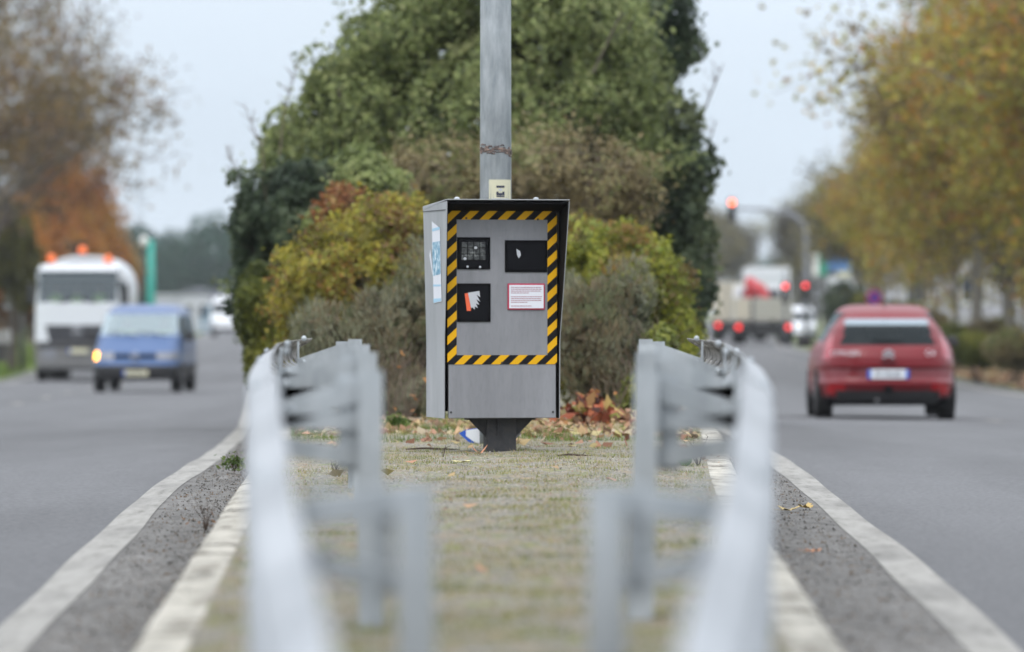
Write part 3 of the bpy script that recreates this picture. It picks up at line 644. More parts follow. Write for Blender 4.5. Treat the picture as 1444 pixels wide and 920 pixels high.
mb = MB(); mb.tube([(0, 0, zg), (0, .004, zg), (0, .17, zg), (0, .22, zg), (0, .29, zg)], [.028, .036, .036, .014, .013], 20)
mb.build('bottle_body', 'bottle_glass', bt, smooth=True)
MB().tube([(0, -.001, zg), (0, .01, zg)], [.022, .012], 16).build('punt', 'bottle_glass', bt, smooth=True)
def weed(name, label, x, y, z, h, n, cat='weed', m_='dead_weed', leaf=None):
    root = empty(name, (x, y, z), 0, label, cat); mb = MB()
    for k in range(n):
        a = random.uniform(0, 6.28); d = Vector((math.cos(a) * random.uniform(.15, .7), math.sin(a) * .5, 1)).normalized(); L = h * random.uniform(.6, 1.1)
        p0 = Vector((0, 0, -.01)); p1 = d * L * .5; p2 = p1 + (d + Vector((random.gauss(0, .25), 0, random.gauss(0, .1)))).normalized() * L * .5
        mb.tube([p0, p1, p2], [.0025, .0018, .0008], 4)
        for q_ in range(3):
            s0 = p1.lerp(p2, random.random()); mb.tube([s0, s0 + Vector((random.gauss(0, .3), random.gauss(0, .2), random.uniform(.1, .5))) * h * .3], [.0012, .0005], 4)
    mb.build('stems', m_, root)
    if leaf is not None:
        c = RNG.normal(0, 1, (leaf[0], 3)) * np.array([h * .35, h * .3, h * .2]) + np.array([0, 0, h * .35]); c[:, 2] = np.abs(c[:, 2])
        npmesh('foliage', leaf_quads(c, np.tile([0, 0, 1.0], (len(c), 1)), leaf[1], .5, .8), 4, 'leaf', root, patchcol(c, leaf[2], 9))
    return root
GRN = pal([(.05, .09, .015), (.13, .19, .03), (.20, .24, .05)]); BRN = pal([(.16, .07, .03), (.30, .14, .06), (.42, .24, .12)])
weed('dead_weed', 'dry branching weed growing from the gutter beside the left kerb', X(290, 24.2), 24.2, -.15, .15, 9, leaf=(8, .012, BRN))
weed('weed', 'leafy green and brown weed at the left kerb, behind the guard rail', X(331, 33), 33, -.14, .13, 8, leaf=(160, .016, GRN))
weed('dead_weed', 'dark dry weed beside the green bottle', X(985, 28.8), 28.8, -.0, .16, 12, leaf=(10, .014, BRN))
weed('dead_weed', 'short dry stalk standing in the grit left of the cabinet post', X(624, 30), 30, 0, .09, 3)
weed('dead_weed', 'small dark dry weed under the left guard rail', X(472, 27), 27, 0, .1, 7)
for lab_, px, D_, h_, n_, lf in (('tall dry pale stems in front of the grey shrub left of the cabinet', 575, 40.2, .62, 26, 14), ('dry brown stems with orange leaves left of the grey shrub', 548, 40.0, .75, 18, 16), ('dry stems in front of the grey shrub right of the cabinet', 862, 40.0, .5, 20, 10), ('low green weed tuft at the foot of the left grey shrub', 560, 37.5, .12, 14, 260)):
    weed('dry_stems' if h_ > .2 else 'weed', lab_, X(px, D_), D_, 0, h_, n_, 'weed', 'twig', (lf // 2 if h_ > .2 else lf, .034 if h_ > .2 else .02, pal([(.40, .17, .06), (.55, .27, .10)]) if h_ > .2 else GRN))
def twig(label, px, py, D, L, rz):
    o = empty('fallen_twig', (X(px, D), D, zi(X(px, D), D) + .006), rz, label, 'twig'); mb = MB()
    mb.tube([(-L / 2, 0, 0), (-L / 6, .01, .006), (L / 5, -.01, .002), (L / 2, .01, .0)], [.004, .006, .005, .002], 6); mb.tube([(L / 5, -.01, .002), (L / 3, .03, .02)], [.003, .001], 5); mb.build('stem', 'dead_weed', o)
twig('dark dry twig lying on the grit right of the cabinet post', 810, 645, 30.2, .19, .1)
twig('long thin dark twig lying on the grit left of the cabinet post', 610, 636, 31.8, .3, -.1)
def leafthing(label, px, py, D, size, cols, x=None, z=None, rz=0, curl=.35):
    xx = X(px, D) if x is None else x; zz = (zi(xx, D) if z is None else z) + .008
    o = empty('fallen_leaf', (xx, D, zz), rz, label, 'leaf'); mb = MB(); n = 22; c = []
    out_ = []
    for i in range(n):
        a = 2 * math.pi * i / n; r = size * (.62 + .38 * abs(math.cos(2.5 * a)) ** .7) * (1.1 if i % 2 else .85); out_.append((math.cos(a) * r, math.sin(a) * r))
    mb.v = [(0, 0, 0)] + [(x_, y_ * .8, curl * size * (abs(x_) / size) ** 2 + random.uniform(0, .01)) for x_, y_ in out_]
    mb.f = [(0, 1 + i, 1 + (i + 1) % n) for i in range(n)]; m_ = mat('leaf_%d' % len(bpy.data.materials), cols, .7)
    b_ = mb.build('blade', m_, o); mb = MB(); mb.tube([(0, 0, .001), (-size * .9, -size * .3, .004), (-size * 1.7, -size * .5, .012)], [.0015, .0012, .0009], 4); mb.build('stalk', m_, o)
leafthing('curled orange brown leaf lying in front of the cabinet post', 676, 645, 30.3, .045, (.50, .24, .13), curl=1.0)
leafthing('pale yellow leaf lying flat on the grit in front of the cabinet post', 652, 661, 28.6, .05, (.55, .50, .25), rz=.6, curl=.1)
leafthing('yellow brown leaf lying across the inner edge of the right white line', 1112, 723, 26.4, .055, (.50, .38, .16), z=-.15, curl=.35)
leafthing('second yellow leaf beside the first, at the inner edge of the right white line', 1136, 722, 26.6, .045, (.46, .33, .12), z=-.145, rz=1, curl=.4)
leafthing('orange leaf lying in the right gutter nearer the camera', 1146, 783, 21.9, .035, (.55, .24, .10), z=-.15, curl=.25)

# ------------------------------------------------------------------ loose cover on the strip: leaves, grass, grit
def scatter(n, ya, yb, xf=(0, 1), bias=1.0):
    y = ya + (yb - ya) * RNG.random(n) ** bias; kl = np.interp(y, *zip(*KL)) + .2; kr = np.interp(y, *zip(*KR)) - .2
    x = kl + (kr - kl) * RNG.uniform(xf[0], xf[1], n); z = np.array([zi(a, b) for a, b in zip(x, y)]); return np.stack([x, y, z], 1)
LIT = pal([(.15, .07, .04), (.33, .16, .10), (.46, .27, .17), (.38, .32, .14), (.46, .37, .27), (.22, .14, .09)])
c = np.concatenate([scatter(1000, 35, 42), scatter(750, 34.6, 40, (.55, 1)), scatter(90, 31.8, 36), scatter(16, 15, 31)])
c[:, 2] += RNG.uniform(.005, .03, len(c)); c[:, 2] += np.where((c[:, 1] > 38) & (c[:, 0] > .3), RNG.uniform(0, .08, len(c)), 0)
tag(npmesh('fallen_leaves', leaf_quads(c, np.tile([0, -.2, 1.0], (len(c), 1)), .036, .7, .55), 4, 'litter', None, patchcol(c, LIT, 5)), 'pink and orange fallen leaves covering the strip in front of the shrubs', 'fallen leaves', kind='stuff')
# heap of big curled leaves right of the cabinet
hx = X(832, 38.5); k = 300; c = np.stack([hx + RNG.normal(0, .12, k), 38.5 + RNG.normal(0, .15, k), np.zeros(k)], 1)
c[:, 2] = RNG.uniform(0, 1, k) * np.clip(.24 - np.abs(c[:, 0] - hx) * .65, .03, .25)
RED = pal([(.06, .018, .010), (.16, .035, .015), (.30, .08, .035), (.42, .22, .10), (.30, .30, .07)])
tag(npmesh('leaf_heap', leaf_quads(c, np.tile([0, -.6, .6], (k, 1)), .050, .6, 1.1), 4, 'litter', None, patchcol(c, RED, 9)), 'heap of large red brown curled leaves right of the cabinet foot', 'leaf heap', kind='stuff')
def blades(n, ya, yb, h, cols, name, label, xf=(0, 1), bias=1, thr=-.1, sc=2.5):
    c = scatter(n, ya, yb, xf, bias); keep = np.array([noise.noise(Vector((p[0] * sc, p[1] * sc * .6, 5))) > thr for p in c]); c = c[keep]; N = len(c)
    hh = h * RNG.uniform(.4, 1.3, N); a = RNG.uniform(0, 6.28, N); wv = np.stack([np.cos(a), np.sin(a), np.zeros(N)], 1) * .0022; tip = c + np.stack([RNG.normal(0, .35, N) * hh, RNG.normal(0, .3, N) * hh, hh], 1)
    v = np.stack([c - wv, c + wv, tip], 1).reshape(-1, 3)
    o = npmesh(name, v, 3, 'leaf', None, patchcol(c, cols, 3)); return tag(o, label, 'grass', kind='stuff')
MOSS = pal([(.14, .16, .04), (.24, .26, .07), (.32, .30, .13), (.40, .34, .22), (.34, .30, .22)])
blades(60000, 12, 36, .016, MOSS, 'moss_and_short_grass', 'thin yellow green moss and short dry grass over the grit strip', thr=.0)
blades(5000, 13, 36, .034, MOSS, 'dry_grass', 'sparse taller dry and green grass blades standing in the grit strip', thr=.15, sc=3.5)
blades(16000, 33.8, 41, .055, GRN, 'grass', 'tufts of green grass between the fallen leaves at the foot of the shrubs', thr=.02, sc=1.6)
# grit and dirt along kerbs
def pebbles(n, fn, s0, s1, cols, name, label):
    c = fn(n); N = len(c); s = RNG.uniform(s0, s1, N)[:, None]
    d = np.array([[1, 0, 0], [-.5, .87, 0], [-.5, -.87, 0], [0, 0, 1.0]]); V_ = c[:, None, :] + d[None] * s[:, None] * RNG.uniform(.6, 1.2, (N, 4, 1))
    F_ = V_[:, [[0, 1, 3], [1, 2, 3], [2, 0, 3]]].reshape(-1, 3); C = np.repeat(patchcol(c, cols, 9), 3, axis=0)
    return tag(npmesh(name, F_, 3, 'litter', None, C), label, 'grit', kind='stuff')
def gut(n):
    y = RNG.uniform(14, 45, n); sgn = RNG.integers(0, 2, n); f = RNG.random(n) ** 1.6
    xl = np.interp(y, *zip(*KL)) + (np.interp(y, *zip(*LI)) + .09 - np.interp(y, *zip(*KL))) * f; xr = np.interp(y, *zip(*KR)) + (np.interp(y, *zip(*RI)) - .09 - np.interp(y, *zip(*KR))) * f
    return np.stack([np.where(sgn, xl, xr), y, np.where(sgn, np.interp(y, *zip(*ZL)), np.interp(y, *zip(*ZR))) + .001], 1)
GR = pal([(.05, .045, .04), (.11, .10, .09), (.17, .16, .15), (.24, .23, .21), (.15, .10, .06)])
pebbles(10000, gut, .0025, .009, GR, 'gutter_grit', 'dark grit and crumbs lying in the gutters between kerbs and white lines')
GM = pal([(.12, .11, .09), (.26, .25, .22), (.45, .42, .37), (.30, .18, .12)])
pebbles(14000, lambda n: scatter(n, 14, 37), .002, .008, GM, 'gravel', 'small grey stones and crumbs strewn over the strip')

# ------------------------------------------------------------------ shrubs and ivy behind the cabinet
IVY = pal([(.09, .115, .048), (.165, .205, .07), (.255, .30, .105), (.33, .35, .15)])
IVYD = pal([(.03, .05, .028), (.065, .095, .048), (.13, .16, .085)])
YEL = pal([(.20, .11, .045), (.19, .19, .035), (.30, .28, .04), (.42, .34, .05), (.22, .24, .045), (.32, .17, .05)])
OLV = pal([(.06, .08, .02), (.12, .14, .025), (.20, .20, .03)])
GRY = pal([(.09, .10, .055), (.17, .18, .105), (.26, .26, .17), (.22, .16, .09), (.14, .16, .08)])
BRW = pal([(.13, .105, .055), (.22, .175, .085), (.27, .22, .11), (.20, .22, .08)])
bush('ivy_covered_tree', 'huge ivy covered tree whose wide green dome rises above and behind everything in the middle', lobes_px(58, (690, 200, 235, 235, 1.6, 0), (690, -30, 150, 150, 1.4, .3), (520, 190, 95, 90, 1.1, -.3), (830, 120, 105, 160, 1.3, 0), (640, 390, 255, 180, 1.6, 0), (560, 70, 75, 60, .9, -.2), (420, 225, 52, 70, .9, .2), (470, 130, 45, 50, .8, .2)), 95000, .034, IVY, cat='tree', lump=.26, depth=.3, stems=26, lsc=2.3, strays=.08, trunk=.05, stem_mat='bark')
bush('ivy_bush', 'dark green ivy mound standing at the left edge of the hedge', lobes_px(55, (425, 310, 92, 85, .8, 0), (410, 420, 75, 110, .8, .1), (350, 330, 18, 60, .3, 0)), 19000, .038, IVYD, cat='ivy bush', lump=.28, lsc=3, stems=16, strays=.12)
bush('evergreen_tree', 'dark evergreen crown at the upper right of the hedge top', lobes_px(61, (880, 20, 92, 90, .8, 0), (925, 80, 55, 60, .6, 0)), 13000, .038, IVYD, cat='tree', lump=.34, lsc=2.6, stems=12, strays=.12, trunk=.05)
bush('ivy_column', 'tall dark ivy column forming the right edge of the hedge, above the road', lobes_px(59, (930, 250, 74, 110, .9, 0), (950, 400, 54, 130, .8, 0), (880, 190, 70, 70, .8, -.2)), 17000, .045, pal([(.045, .065, .038), (.08, .11, .055), (.15, .175, .085)]), cat='ivy bush', lump=.3, lsc=2.6, stems=16, strays=.12)
bush('bare_shrub', 'brown twiggy half bare shrub right behind the lamp pole', lobes_px(52, (760, 260, 150, 75, .8, 0), (600, 280, 90, 75, .7, 0), (860, 270, 70, 70, .6, 0)), 9000, .026, BRW, cat='bush', lump=.4, depth=.6, stems=120, lsc=3, strays=.35, trunk=.010)
bush('olive_shrub', 'small olive green shrub low at the far left foot of the hedge', lobes_px(51, (366, 430, 34, 62, .4, 0), (380, 500, 34, 60, .4, 0)), 5000, .032, OLV, lsc=4, stems=10)
bush('yellow_shrub', 'yellow and orange green autumn shrub left of the cabinet, in front of the dark ivy', lobes_px(47, (545, 375, 100, 78, .8, 0), (455, 410, 70, 80, .7, 0), (600, 440, 70, 110, .6, 0), (500, 500, 100, 90, .6, 0)), 24000, .026, YEL, lump=.34, lsc=3.4, stems=34, strays=.28, depth=.4)
bush('yellow_shrub', 'yellow green autumn shrub right of the cabinet, in front of the dark ivy', lobes_px(47, (845, 385, 78, 75, .7, 0), (905, 400, 62, 70, .6, 0), (950, 480, 36, 75, .5, 0), (850, 480, 85, 90, .6, 0), (800, 350, 30, 40, .4, 0)), 21000, .026, YEL * np.array([.88, 1.05, 1]), lump=.34, lsc=3.4, stems=34, strays=.28, depth=.4)
bush('grey_shrub', 'grey green narrow leaved shrub with dry stems left of the cabinet foot', lobes_px(42, (500, 530, 55, 65, .5, 0), (560, 490, 48, 95, .5, .05), (610, 470, 40, 95, .5, .1), (455, 480, 38, 45, .4, .3), (580, 560, 60, 45, .4, -.2), (530, 450, 30, 50, .3, .2)), 17000, .028, GRY, aspect=.16, up=1, lump=.45, lsc=3.6, stems=80, strays=.4, depth=.5, trunk=.007)
bush('grey_shrub', 'grey green narrow leaved shrub right of the cabinet, above the red leaf heap', lobes_px(42, (820, 480, 42, 90, .5, 0), (860, 510, 45, 70, .5, 0), (905, 530, 42, 62, .4, 0), (880, 440, 38, 55, .4, .3), (800, 440, 24, 40, .3, .2)), 14000, .028, GRY, aspect=.16, up=1, lump=.45, lsc=3.6, stems=60, strays=.4, depth=.5, trunk=.007)
bush('ivy_bush', 'light olive ivy tongue hanging between the brown shrub and the dark left ivy', lobes_px(50, (520, 270, 50, 45, .5, 0), (480, 320, 40, 30, .4, 0)), 4000, .036, IVY, lump=.4, lsc=4, stems=14, strays=.3, cat='ivy bush')
bush('bramble', 'reddish brown bramble between the yellow shrub and the dark left ivy', lobes_px(49, (480, 300, 30, 34, .4, 0), (560, 300, 26, 24, .3, 0)), 900, .036, pal([(.22, .08, .04), (.34, .15, .06), (.28, .22, .07)]), lump=.5, lsc=4, stems=20, strays=.5, depth=.7)
bush('bramble', 'bright green bramble low between the grey shrub and the red leaf heap', lobes_px(41, (905, 560, 26, 34, .3, 0), (930, 500, 22, 40, .3, .3)), 1300, .034, OLV * 1.3, lump=.5, lsc=4, stems=14, strays=.4, depth=.6)
def spray(name, label, pts_list, x, y, z, m_='twig'):
    o = empty(name, (x, y, z), 0, label, 'branch'); mb = MB()
    for p, r in pts_list:
        mb.tube(p, r, 5)
        for k in range(14):
            a = Vector(p[-2]).lerp(Vector(p[-1]), random.random()); mb.tube([a, a + Vector((random.uniform(-.12, .06), random.uniform(-.08, .08), random.uniform(.02, .16)))], [.005, .002], 4)
    mb.build('branches', m_, o)
x_, y_ = X(392, 55), 55.0
spray('bare_tree', 'thin bare branches sticking out of the ivy at the upper left into the sky', [([(0, 0, 0), (-.1, 0, 1.6), (-.15, 0, 2.35), (X(345, 55) - x_, 0, Z(150, 55))], [.02, .010, .006, .003]), ([(.05, 0, 0), (-.2, 0, 1.5), (X(335, 55) - x_, 0, Z(250, 55)), (X(318, 55) - x_, 0, Z(205, 55))], [.02, .010, .006, .003]), ([(0, .2, 0), (0, .2, 2.2), (.05, .2, 2.7), (X(420, 55) - x_, .1, Z(90, 55))], [.02, .010, .006, .003])], x_, y_, 0)
x_ = X(985, 61)
spray('bare_tree', 'thin bare branches sticking out of the right hedge edge into the sky', [([(-.2, 0, 0), (-.1, 0, 2.2), (.05, 0, 2.9), (X(1020, 61) - x_, 0, Z(90, 61))], [.03, .02, .012, .004]), ([(-.2, .1, 0), (-.1, .1, 1.8), (.0, .1, 2.2), (X(1010, 61) - x_, 0, Z(170, 61))], [.03, .02, .012, .004])], x_, 61, 0)

# ------------------------------------------------------------------ vehicles
def slice_body(levels, classify, mats, root, na=150, step=.045, thick=.0):
    """levels: (z, y_front, y_rear, half width, squareness). Horizontal slices stacked; classify(x, y, z, n) -> part name or None.
    mats: {part: (material, parent part or None, inset)}"""
    rows = []
    for i in range(len(levels) - 1):
        a, b = np.array(levels[i], float), np.array(levels[i + 1], float); k = max(1, int(math.ceil(np.abs((b - a)[:4]).max() / step)))
        rows += [a + (b - a) * j / k for j in range(k)]
    rows.append(np.array(levels[-1], float))
    G = []
    for z, f, r, w_, n in rows:
        t_ = np.linspace(0, 2 * math.pi, 721); c, s_ = np.cos(t_), np.sin(t_); e_ = 2 / n
        x = w_ * np.sign(c) * np.abs(c) ** e_; y = (f + r) / 2 + (f - r) / 2 * np.sign(s_) * np.abs(s_) ** e_
        d_ = np.concatenate([[0], np.cumsum(np.hypot(np.diff(x), np.diff(y)))]); u = np.linspace(0, d_[-1], na + 1)[:-1]
        G.append(np.stack([np.interp(u, d_, x), np.interp(u, d_, y), np.full(na, z)], 1))
    G = np.array(G); parts = {}
    for i in range(len(G) - 1):
        for j in range(na):
            q = [G[i, j], G[i, (j + 1) % na], G[i + 1, (j + 1) % na], G[i + 1, j]]; c = sum(q) / 4
            nv = np.cross(q[2] - q[0], q[3] - q[1]); nv /= np.linalg.norm(nv) + 1e-9
            p = classify(c[0], c[1], c[2], nv)
            if p: parts.setdefault(p, []).append((i, j))
    made = {}
    for p in mats:
        if p not in parts: continue
        m_, par, off = mats[p]; idx = {}; mb = MB()
        for i, j in parts[p]:
            f = []
            for a, b in ((i, j), (i, (j + 1) % na), (i + 1, (j + 1) % na), (i + 1, j)):
                if (a, b) not in idx:
                    idx[(a, b)] = len(mb.v); v = G[a, b].copy()
                    mb.v.append(tuple(v))
                f.append(idx[(a, b)])
            mb.f.append(tuple(f))
        if p == 'body' or p == list(mats)[0]:
            n = len(mb.v); mb.v += [tuple(v) for v in G[-1]]; mb.f.append(tuple(range(n, n + na)))
        if p == list(mats)[0]: made[p] = mb.build(p, m_, root, smooth=True, fix=False); continue
        par_ = list(range(len(mb.v)))                # separate panes and lamps become parts of their own
        def fnd(a):
            while par_[a] != a: par_[a] = par_[par_[a]]; a = par_[a]
            return a
        for f in mb.f:
            for v in f[1:]: par_[fnd(v)] = fnd(f[0])
        gr = {}
        for f in mb.f: gr.setdefault(fnd(f[0]), []).append(f)
        for g in gr.values():
            if len(g) < 3: m2 = list(made.values())[0]
            sub = MB(); mp_ = {}
            for f in g:
                for v in f:
                    if v not in mp_: mp_[v] = len(sub.v); sub.v.append(mb.v[v])
                sub.f.append(tuple(mp_[v] for v in f))
            made[p] = sub.build(p, m_, root, smooth=True, fix=False)
    return made
def text(s_, size, name, m_, parent, loc, rot, ext=.002, sx=1, align='CENTER'):
    cu = bpy.data.curves.new(name, 'FONT'); cu.body = s_; cu.size = size; cu.extrude = ext; cu.align_x = align; cu.align_y = 'CENTER'; cu.resolution_u = 3
    o = bpy.data.objects.new(name, cu); COL.objects.link(o); dg = bpy.context.evaluated_depsgraph_get()
    me = bpy.data.meshes.new_from_object(o.evaluated_get(dg)); bpy.data.objects.remove(o); me.name = name
    me.materials.clear(); me.materials.append(M[m_]); ob = bpy.data.objects.new(name, me); COL.objects.link(ob); ob.parent = parent
    ob.location = loc; ob.rotation_euler = rot; ob.scale = (sx, 1, 1); return ob
def wheel(root, x, y, r, wd_, sg, rim='grey_trim', dual=False):
    o = MB().tube([(x - wd_ / 2, y, r), (x - wd_ * .42, y, r), (x + wd_ * .42, y, r), (x + wd_ / 2, y, r)], [r * .92, r, r, r * .92], 28).build('wheel', 'rubber', root, smooth=False)
    mb = MB(); xx = x + sg * (wd_ / 2 + .002); mb.disc((xx, y, r), r * .64, (1, 0, 0), .012, 20); mb.disc((xx + sg * .01, y, r), r * .18, (1, 0, 0), .02, 12)
    for k in range(5):
        a = 2 * math.pi * k / 5; mb.box((xx + sg * .008, y + math.cos(a) * r * .38, r + math.sin(a) * r * .38), (.012, .05, r * .5), Matrix.Rotation(-a + math.pi / 2, 3, 'X'))
    mb.build('rim', rim, o)
def person(name, label, loc, rz, parent=None, top='hi_vis', scale=1.0, arms=.25):
    """seated figure; one skinned body, vest and hair as its children. local -Y is forward"""
    root = empty(name, loc, rz, label, 'person')
    V_ = [(0, 0, .10), (0, .02, .30), (0, .02, .50), (0, .0, .60), (0, -.02, .70), (0, -.02, .80),
          (-.17, .02, .50), (-.26, -.04, .27), (-.20, -arms - .05, .26), (-.17, -arms - .14, .30), (.17, .02, .50), (.26, -.04, .27), (.20, -arms - .05, .26), (.17, -arms - .14, .30),
          (-.10, -.02, .08), (-.14, -.43, .12), (-.14, -.45, -.17), (-.14, -.56, -.21), (.10, -.02, .08), (.14, -.43, .12), (.14, -.45, -.17), (.14, -.56, -.21)]
    E = [(0, 1), (1, 2), (2, 3), (3, 4), (4, 5), (2, 6), (6, 7), (7, 8), (8, 9), (2, 10), (10, 11), (11, 12), (12, 13), (0, 14), (14, 15), (15, 16), (16, 17), (0, 18), (18, 19), (19, 20), (20, 21)]
    Rr = [.15, .15, .13, .058, .085, .075, .07, .05, .038, .035, .07, .05, .038, .035, .09, .07, .05, .04, .09, .07, .05, .04]
    me = bpy.data.meshes.new('body'); me.from_pydata(V_, E, []); ob = bpy.data.objects.new('body', me); COL.objects.link(ob)
    sk = ob.modifiers.new('skin', 'SKIN'); sv = me.skin_vertices[0].data
    for i, r_ in enumerate(Rr): sv[i].radius = (r_, r_ * (.75 if i in (0, 1, 2) else 1))
    sv[0].use_root = True; sb = ob.modifiers.new('sub', 'SUBSURF'); sb.levels = sb.render_levels = 2
    ob.parent = root; me.materials.append(M['skin'])
    dg = bpy.context.evaluated_depsgraph_get(); me2 = bpy.data.meshes.new_from_object(ob.evaluated_get(dg)); ob.modifiers.clear(); ob.data = me2
    bm = bmesh.new(); bm.from_mesh(me2)               # face: nose and sockets pushed out of the skinned head
    for v in bm.verts:
        if v.co.z > .62 and v.co.y < -.06:
            if abs(v.co.x) < .018 and .70 < v.co.z < .76: v.co.y -= .02
            if .02 < abs(v.co.x) < .05 and .755 < v.co.z < .78: v.co.y += .008
    bm.to_mesh(me2); bm.free(); me2.materials.clear()
    for m_ in ('skin', 'dark_cloth'): me2.materials.append(M[m_])
    for p in me2.polygons:
        p.use_smooth = True; c = p.center; p.material_index = 1 if (c.z < .52 and not (c.z > .2 and c.y < -arms - .03)) else 0
    MB().ball((0, -.005, .79), .098, 14, (.92, 1.05, .75)).build('hair', 'hair', root, smooth=True)
    mb = MB(); mb.tube([(0, .02, .12), (0, .02, .32), (0, .02, .50), (0, .01, .575)], [.172, .185, .19, .09], 18); v = mb.build('vest', top, root, smooth=True); v.scale = (1.12, .82, 1)
    root.scale = (scale,) * 3; return root

# red hatchback driving away
CX, CD = 4.72, 73.0; cz = zr(CX, CD) + .007
car = empty('red_hatchback', (CX, CD, cz), R(-.8), 'red five door hatchback seen from behind, driving away on the right road', 'car')
def c_car(x, y, z, n):
    for wy in (-1.22, 1.38):
        if abs(n[0]) > .5 and (y - wy) ** 2 + (z - .31) ** 2 < .36 ** 2: return None
    if y < -1.0 and n[1] < -.25:
        if z < .40 and abs(x) < .60 + (z - .2) * .3: return 'valance'
        if .33 < z < .47 and .56 < abs(x) < .76: return 'reflector'
        if .76 < z < 1.06 and abs(x) > .70 - (z - .76) * .1 and abs(x) < .86: return 'tail_light'
        if .945 < z < 1.205 and abs(x) < .585 - (z - .955) * .26: return 'rear_window'
        if 1.205 < z < 1.265 and abs(x) < .53 - (z - 1.2) * .2: return 'rear_glass_sheen'  # upper rear glass, its sky reflection put into a pale metallic colour
        if .50 < z < .66 and abs(x) < .72: return 'bumper_recess'
    if abs(n[0]) > .5 and .98 < z < 1.34 and -1.35 < y < .75 and not (-.25 < y < -.15): return 'side_window'
    if y > .2 and n[1] > .2 and .98 < z < 1.36 and abs(x) < .66: return 'windscreen'
    if z < .30: return 'sill'
    return 'body'
mc = slice_body([(.20, 1.85, -1.95, .76, 5), (.26, 2.0, -2.02, .83, 5), (.38, 2.08, -2.08, .87, 5), (.46, 2.10, -2.14, .885, 5), (.49, 2.10, -2.145, .885, 5), (.51, 2.10, -2.09, .882, 5), (.65, 2.06, -2.08, .885, 4.6), (.67, 2.03, -2.12, .885, 4.6), (.80, 1.85, -2.11, .88, 4.2), (.90, 1.35, -2.06, .855, 4), (.95, .95, -2.01, .825, 4),
                 (1.05, .75, -1.95, .765, 4), (1.165, .50, -1.86, .70, 4), (1.20, .42, -1.80, .67, 4), (1.29, .20, -1.58, .625, 3.8), (1.36, -.02, -1.45, .585, 3.6), (1.41, -.2, -1.2, .53, 3), (1.44, -.35, -1.0, .45, 2.6), (1.452, -.5, -.85, .3, 2.4)],
                c_car, {'body': ('car_red', None, 0), 'rear_window': ('glass_dark', None, 0), 'rear_glass_sheen': ('sky_sheen_glass', None, 0), 'side_window': ('glass_dark', None, 0), 'windscreen': ('glass', None, 0), 'tail_light': ('tail_off', None, 0), 'reflector': ('reflector', None, 0), 'valance': ('dark_trim', None, 0), 'sill': ('dark_trim', None, 0), 'bumper_recess': ('car_red_dark', None, 0)}, car)
MB().box((0, .0, .24), (1.5, 3.7, .10)).build('underbody', 'black', car)
mb = MB();
for x in (-.36, .36):
    mb.box((x, -.75, .75), (.5, .14, .6), Matrix.Rotation(.15, 3, 'X')); mb.box((x, -.80, 1.12), (.24, .08, .18)); mb.box((x, .2, .75), (.5, .14, .6)); mb.box((x, .15, 1.14), (.24, .08, .18))
mb.box((0, -1.5, .86), (1.2, .6, .03)); mb.build('seats', 'seat_cloth', car, bevel=.03)
for sg in (-1, 1):
    for wy in (-1.22, 1.38): wheel(car, sg * .77, wy, .315, .21, sg)
    o = MB().box((sg * .955, .52, .98), (.17, .09, .13), taper=.8).build('mirror', 'dark_trim', car, bevel=.02); MB().box((sg * .86, .52, .94), (.10, .04, .03)).build('mirror_arm', 'dark_trim', o)
    MB().box((sg * .888, -.45, .86), (.02, .18, .025)).build('door_handle', 'car_red', car, bevel=.006); MB().box((sg * .888, .40, .86), (.02, .18, .025)).build('door_handle', 'car_red', car, bevel=.006)
mb = MB(); mb.tube([(0, -1.12, 1.41), (0, -1.35, 1.62)], [.006, .004], 6); mb.build('antenna', 'black', car)
pl = MB().box((0, -2.115, .585), (.52, .015, .115)).build('number_plate', 'white_ink', car, bevel=.003)
MB().box((-.238, -2.124, .585), (.044, .006, .111)).build('plate_band', 'sign_blue', pl); MB().box((.238, -2.124, .585), (.044, .006, .111)).build('plate_band', 'sign_blue', pl)
text('BT-546-BD', .088, 'plate_characters', 'navy_ink', pl, (0, -2.126, .583), (R(90), 0, 0), sx=.82)
text('CITROEN', .085, 'lettering', 'white_ink', car, (-.54, -2.118, .845), (R(92), 0, 0), ext=.004)
text('C4', .10, 'lettering', 'white_ink', car, (.52, -2.118, .845), (R(92), 0, 0), ext=.004)
mb = MB()
for dz in (0, -.052):
    for sg in (-1, 1): mb.box((sg * .032, -2.12, .865 + dz), (.085, .012, .028), Matrix.Rotation(sg * R(33), 3, 'Y'))
mb.build('emblem', 'chrome', car)
MB().box((0, -2.125, .735), (.18, .012, .028)).build('tailgate_handle', 'black', car, bevel=.004)
MB().tube([(-.14, -2.09, .255), (-.14, -1.9, .255)], .03, 12).build('exhaust', 'grey_trim', car, smooth=True)
MB().box((0, -2.11, .40), (.10, .05, .08)).build('tow_cover', 'black', car)
MB().box((.0, -2.0, .985), (.36, .012, .014), Matrix.Rotation(R(3), 3, 'Y')).build('wiper', 'black', car)
p = person('person', 'driver of the red hatchback, seen from behind through the rear window', (CX - .36, CD + .1, cz + .42), R(180), top='dark_cloth')

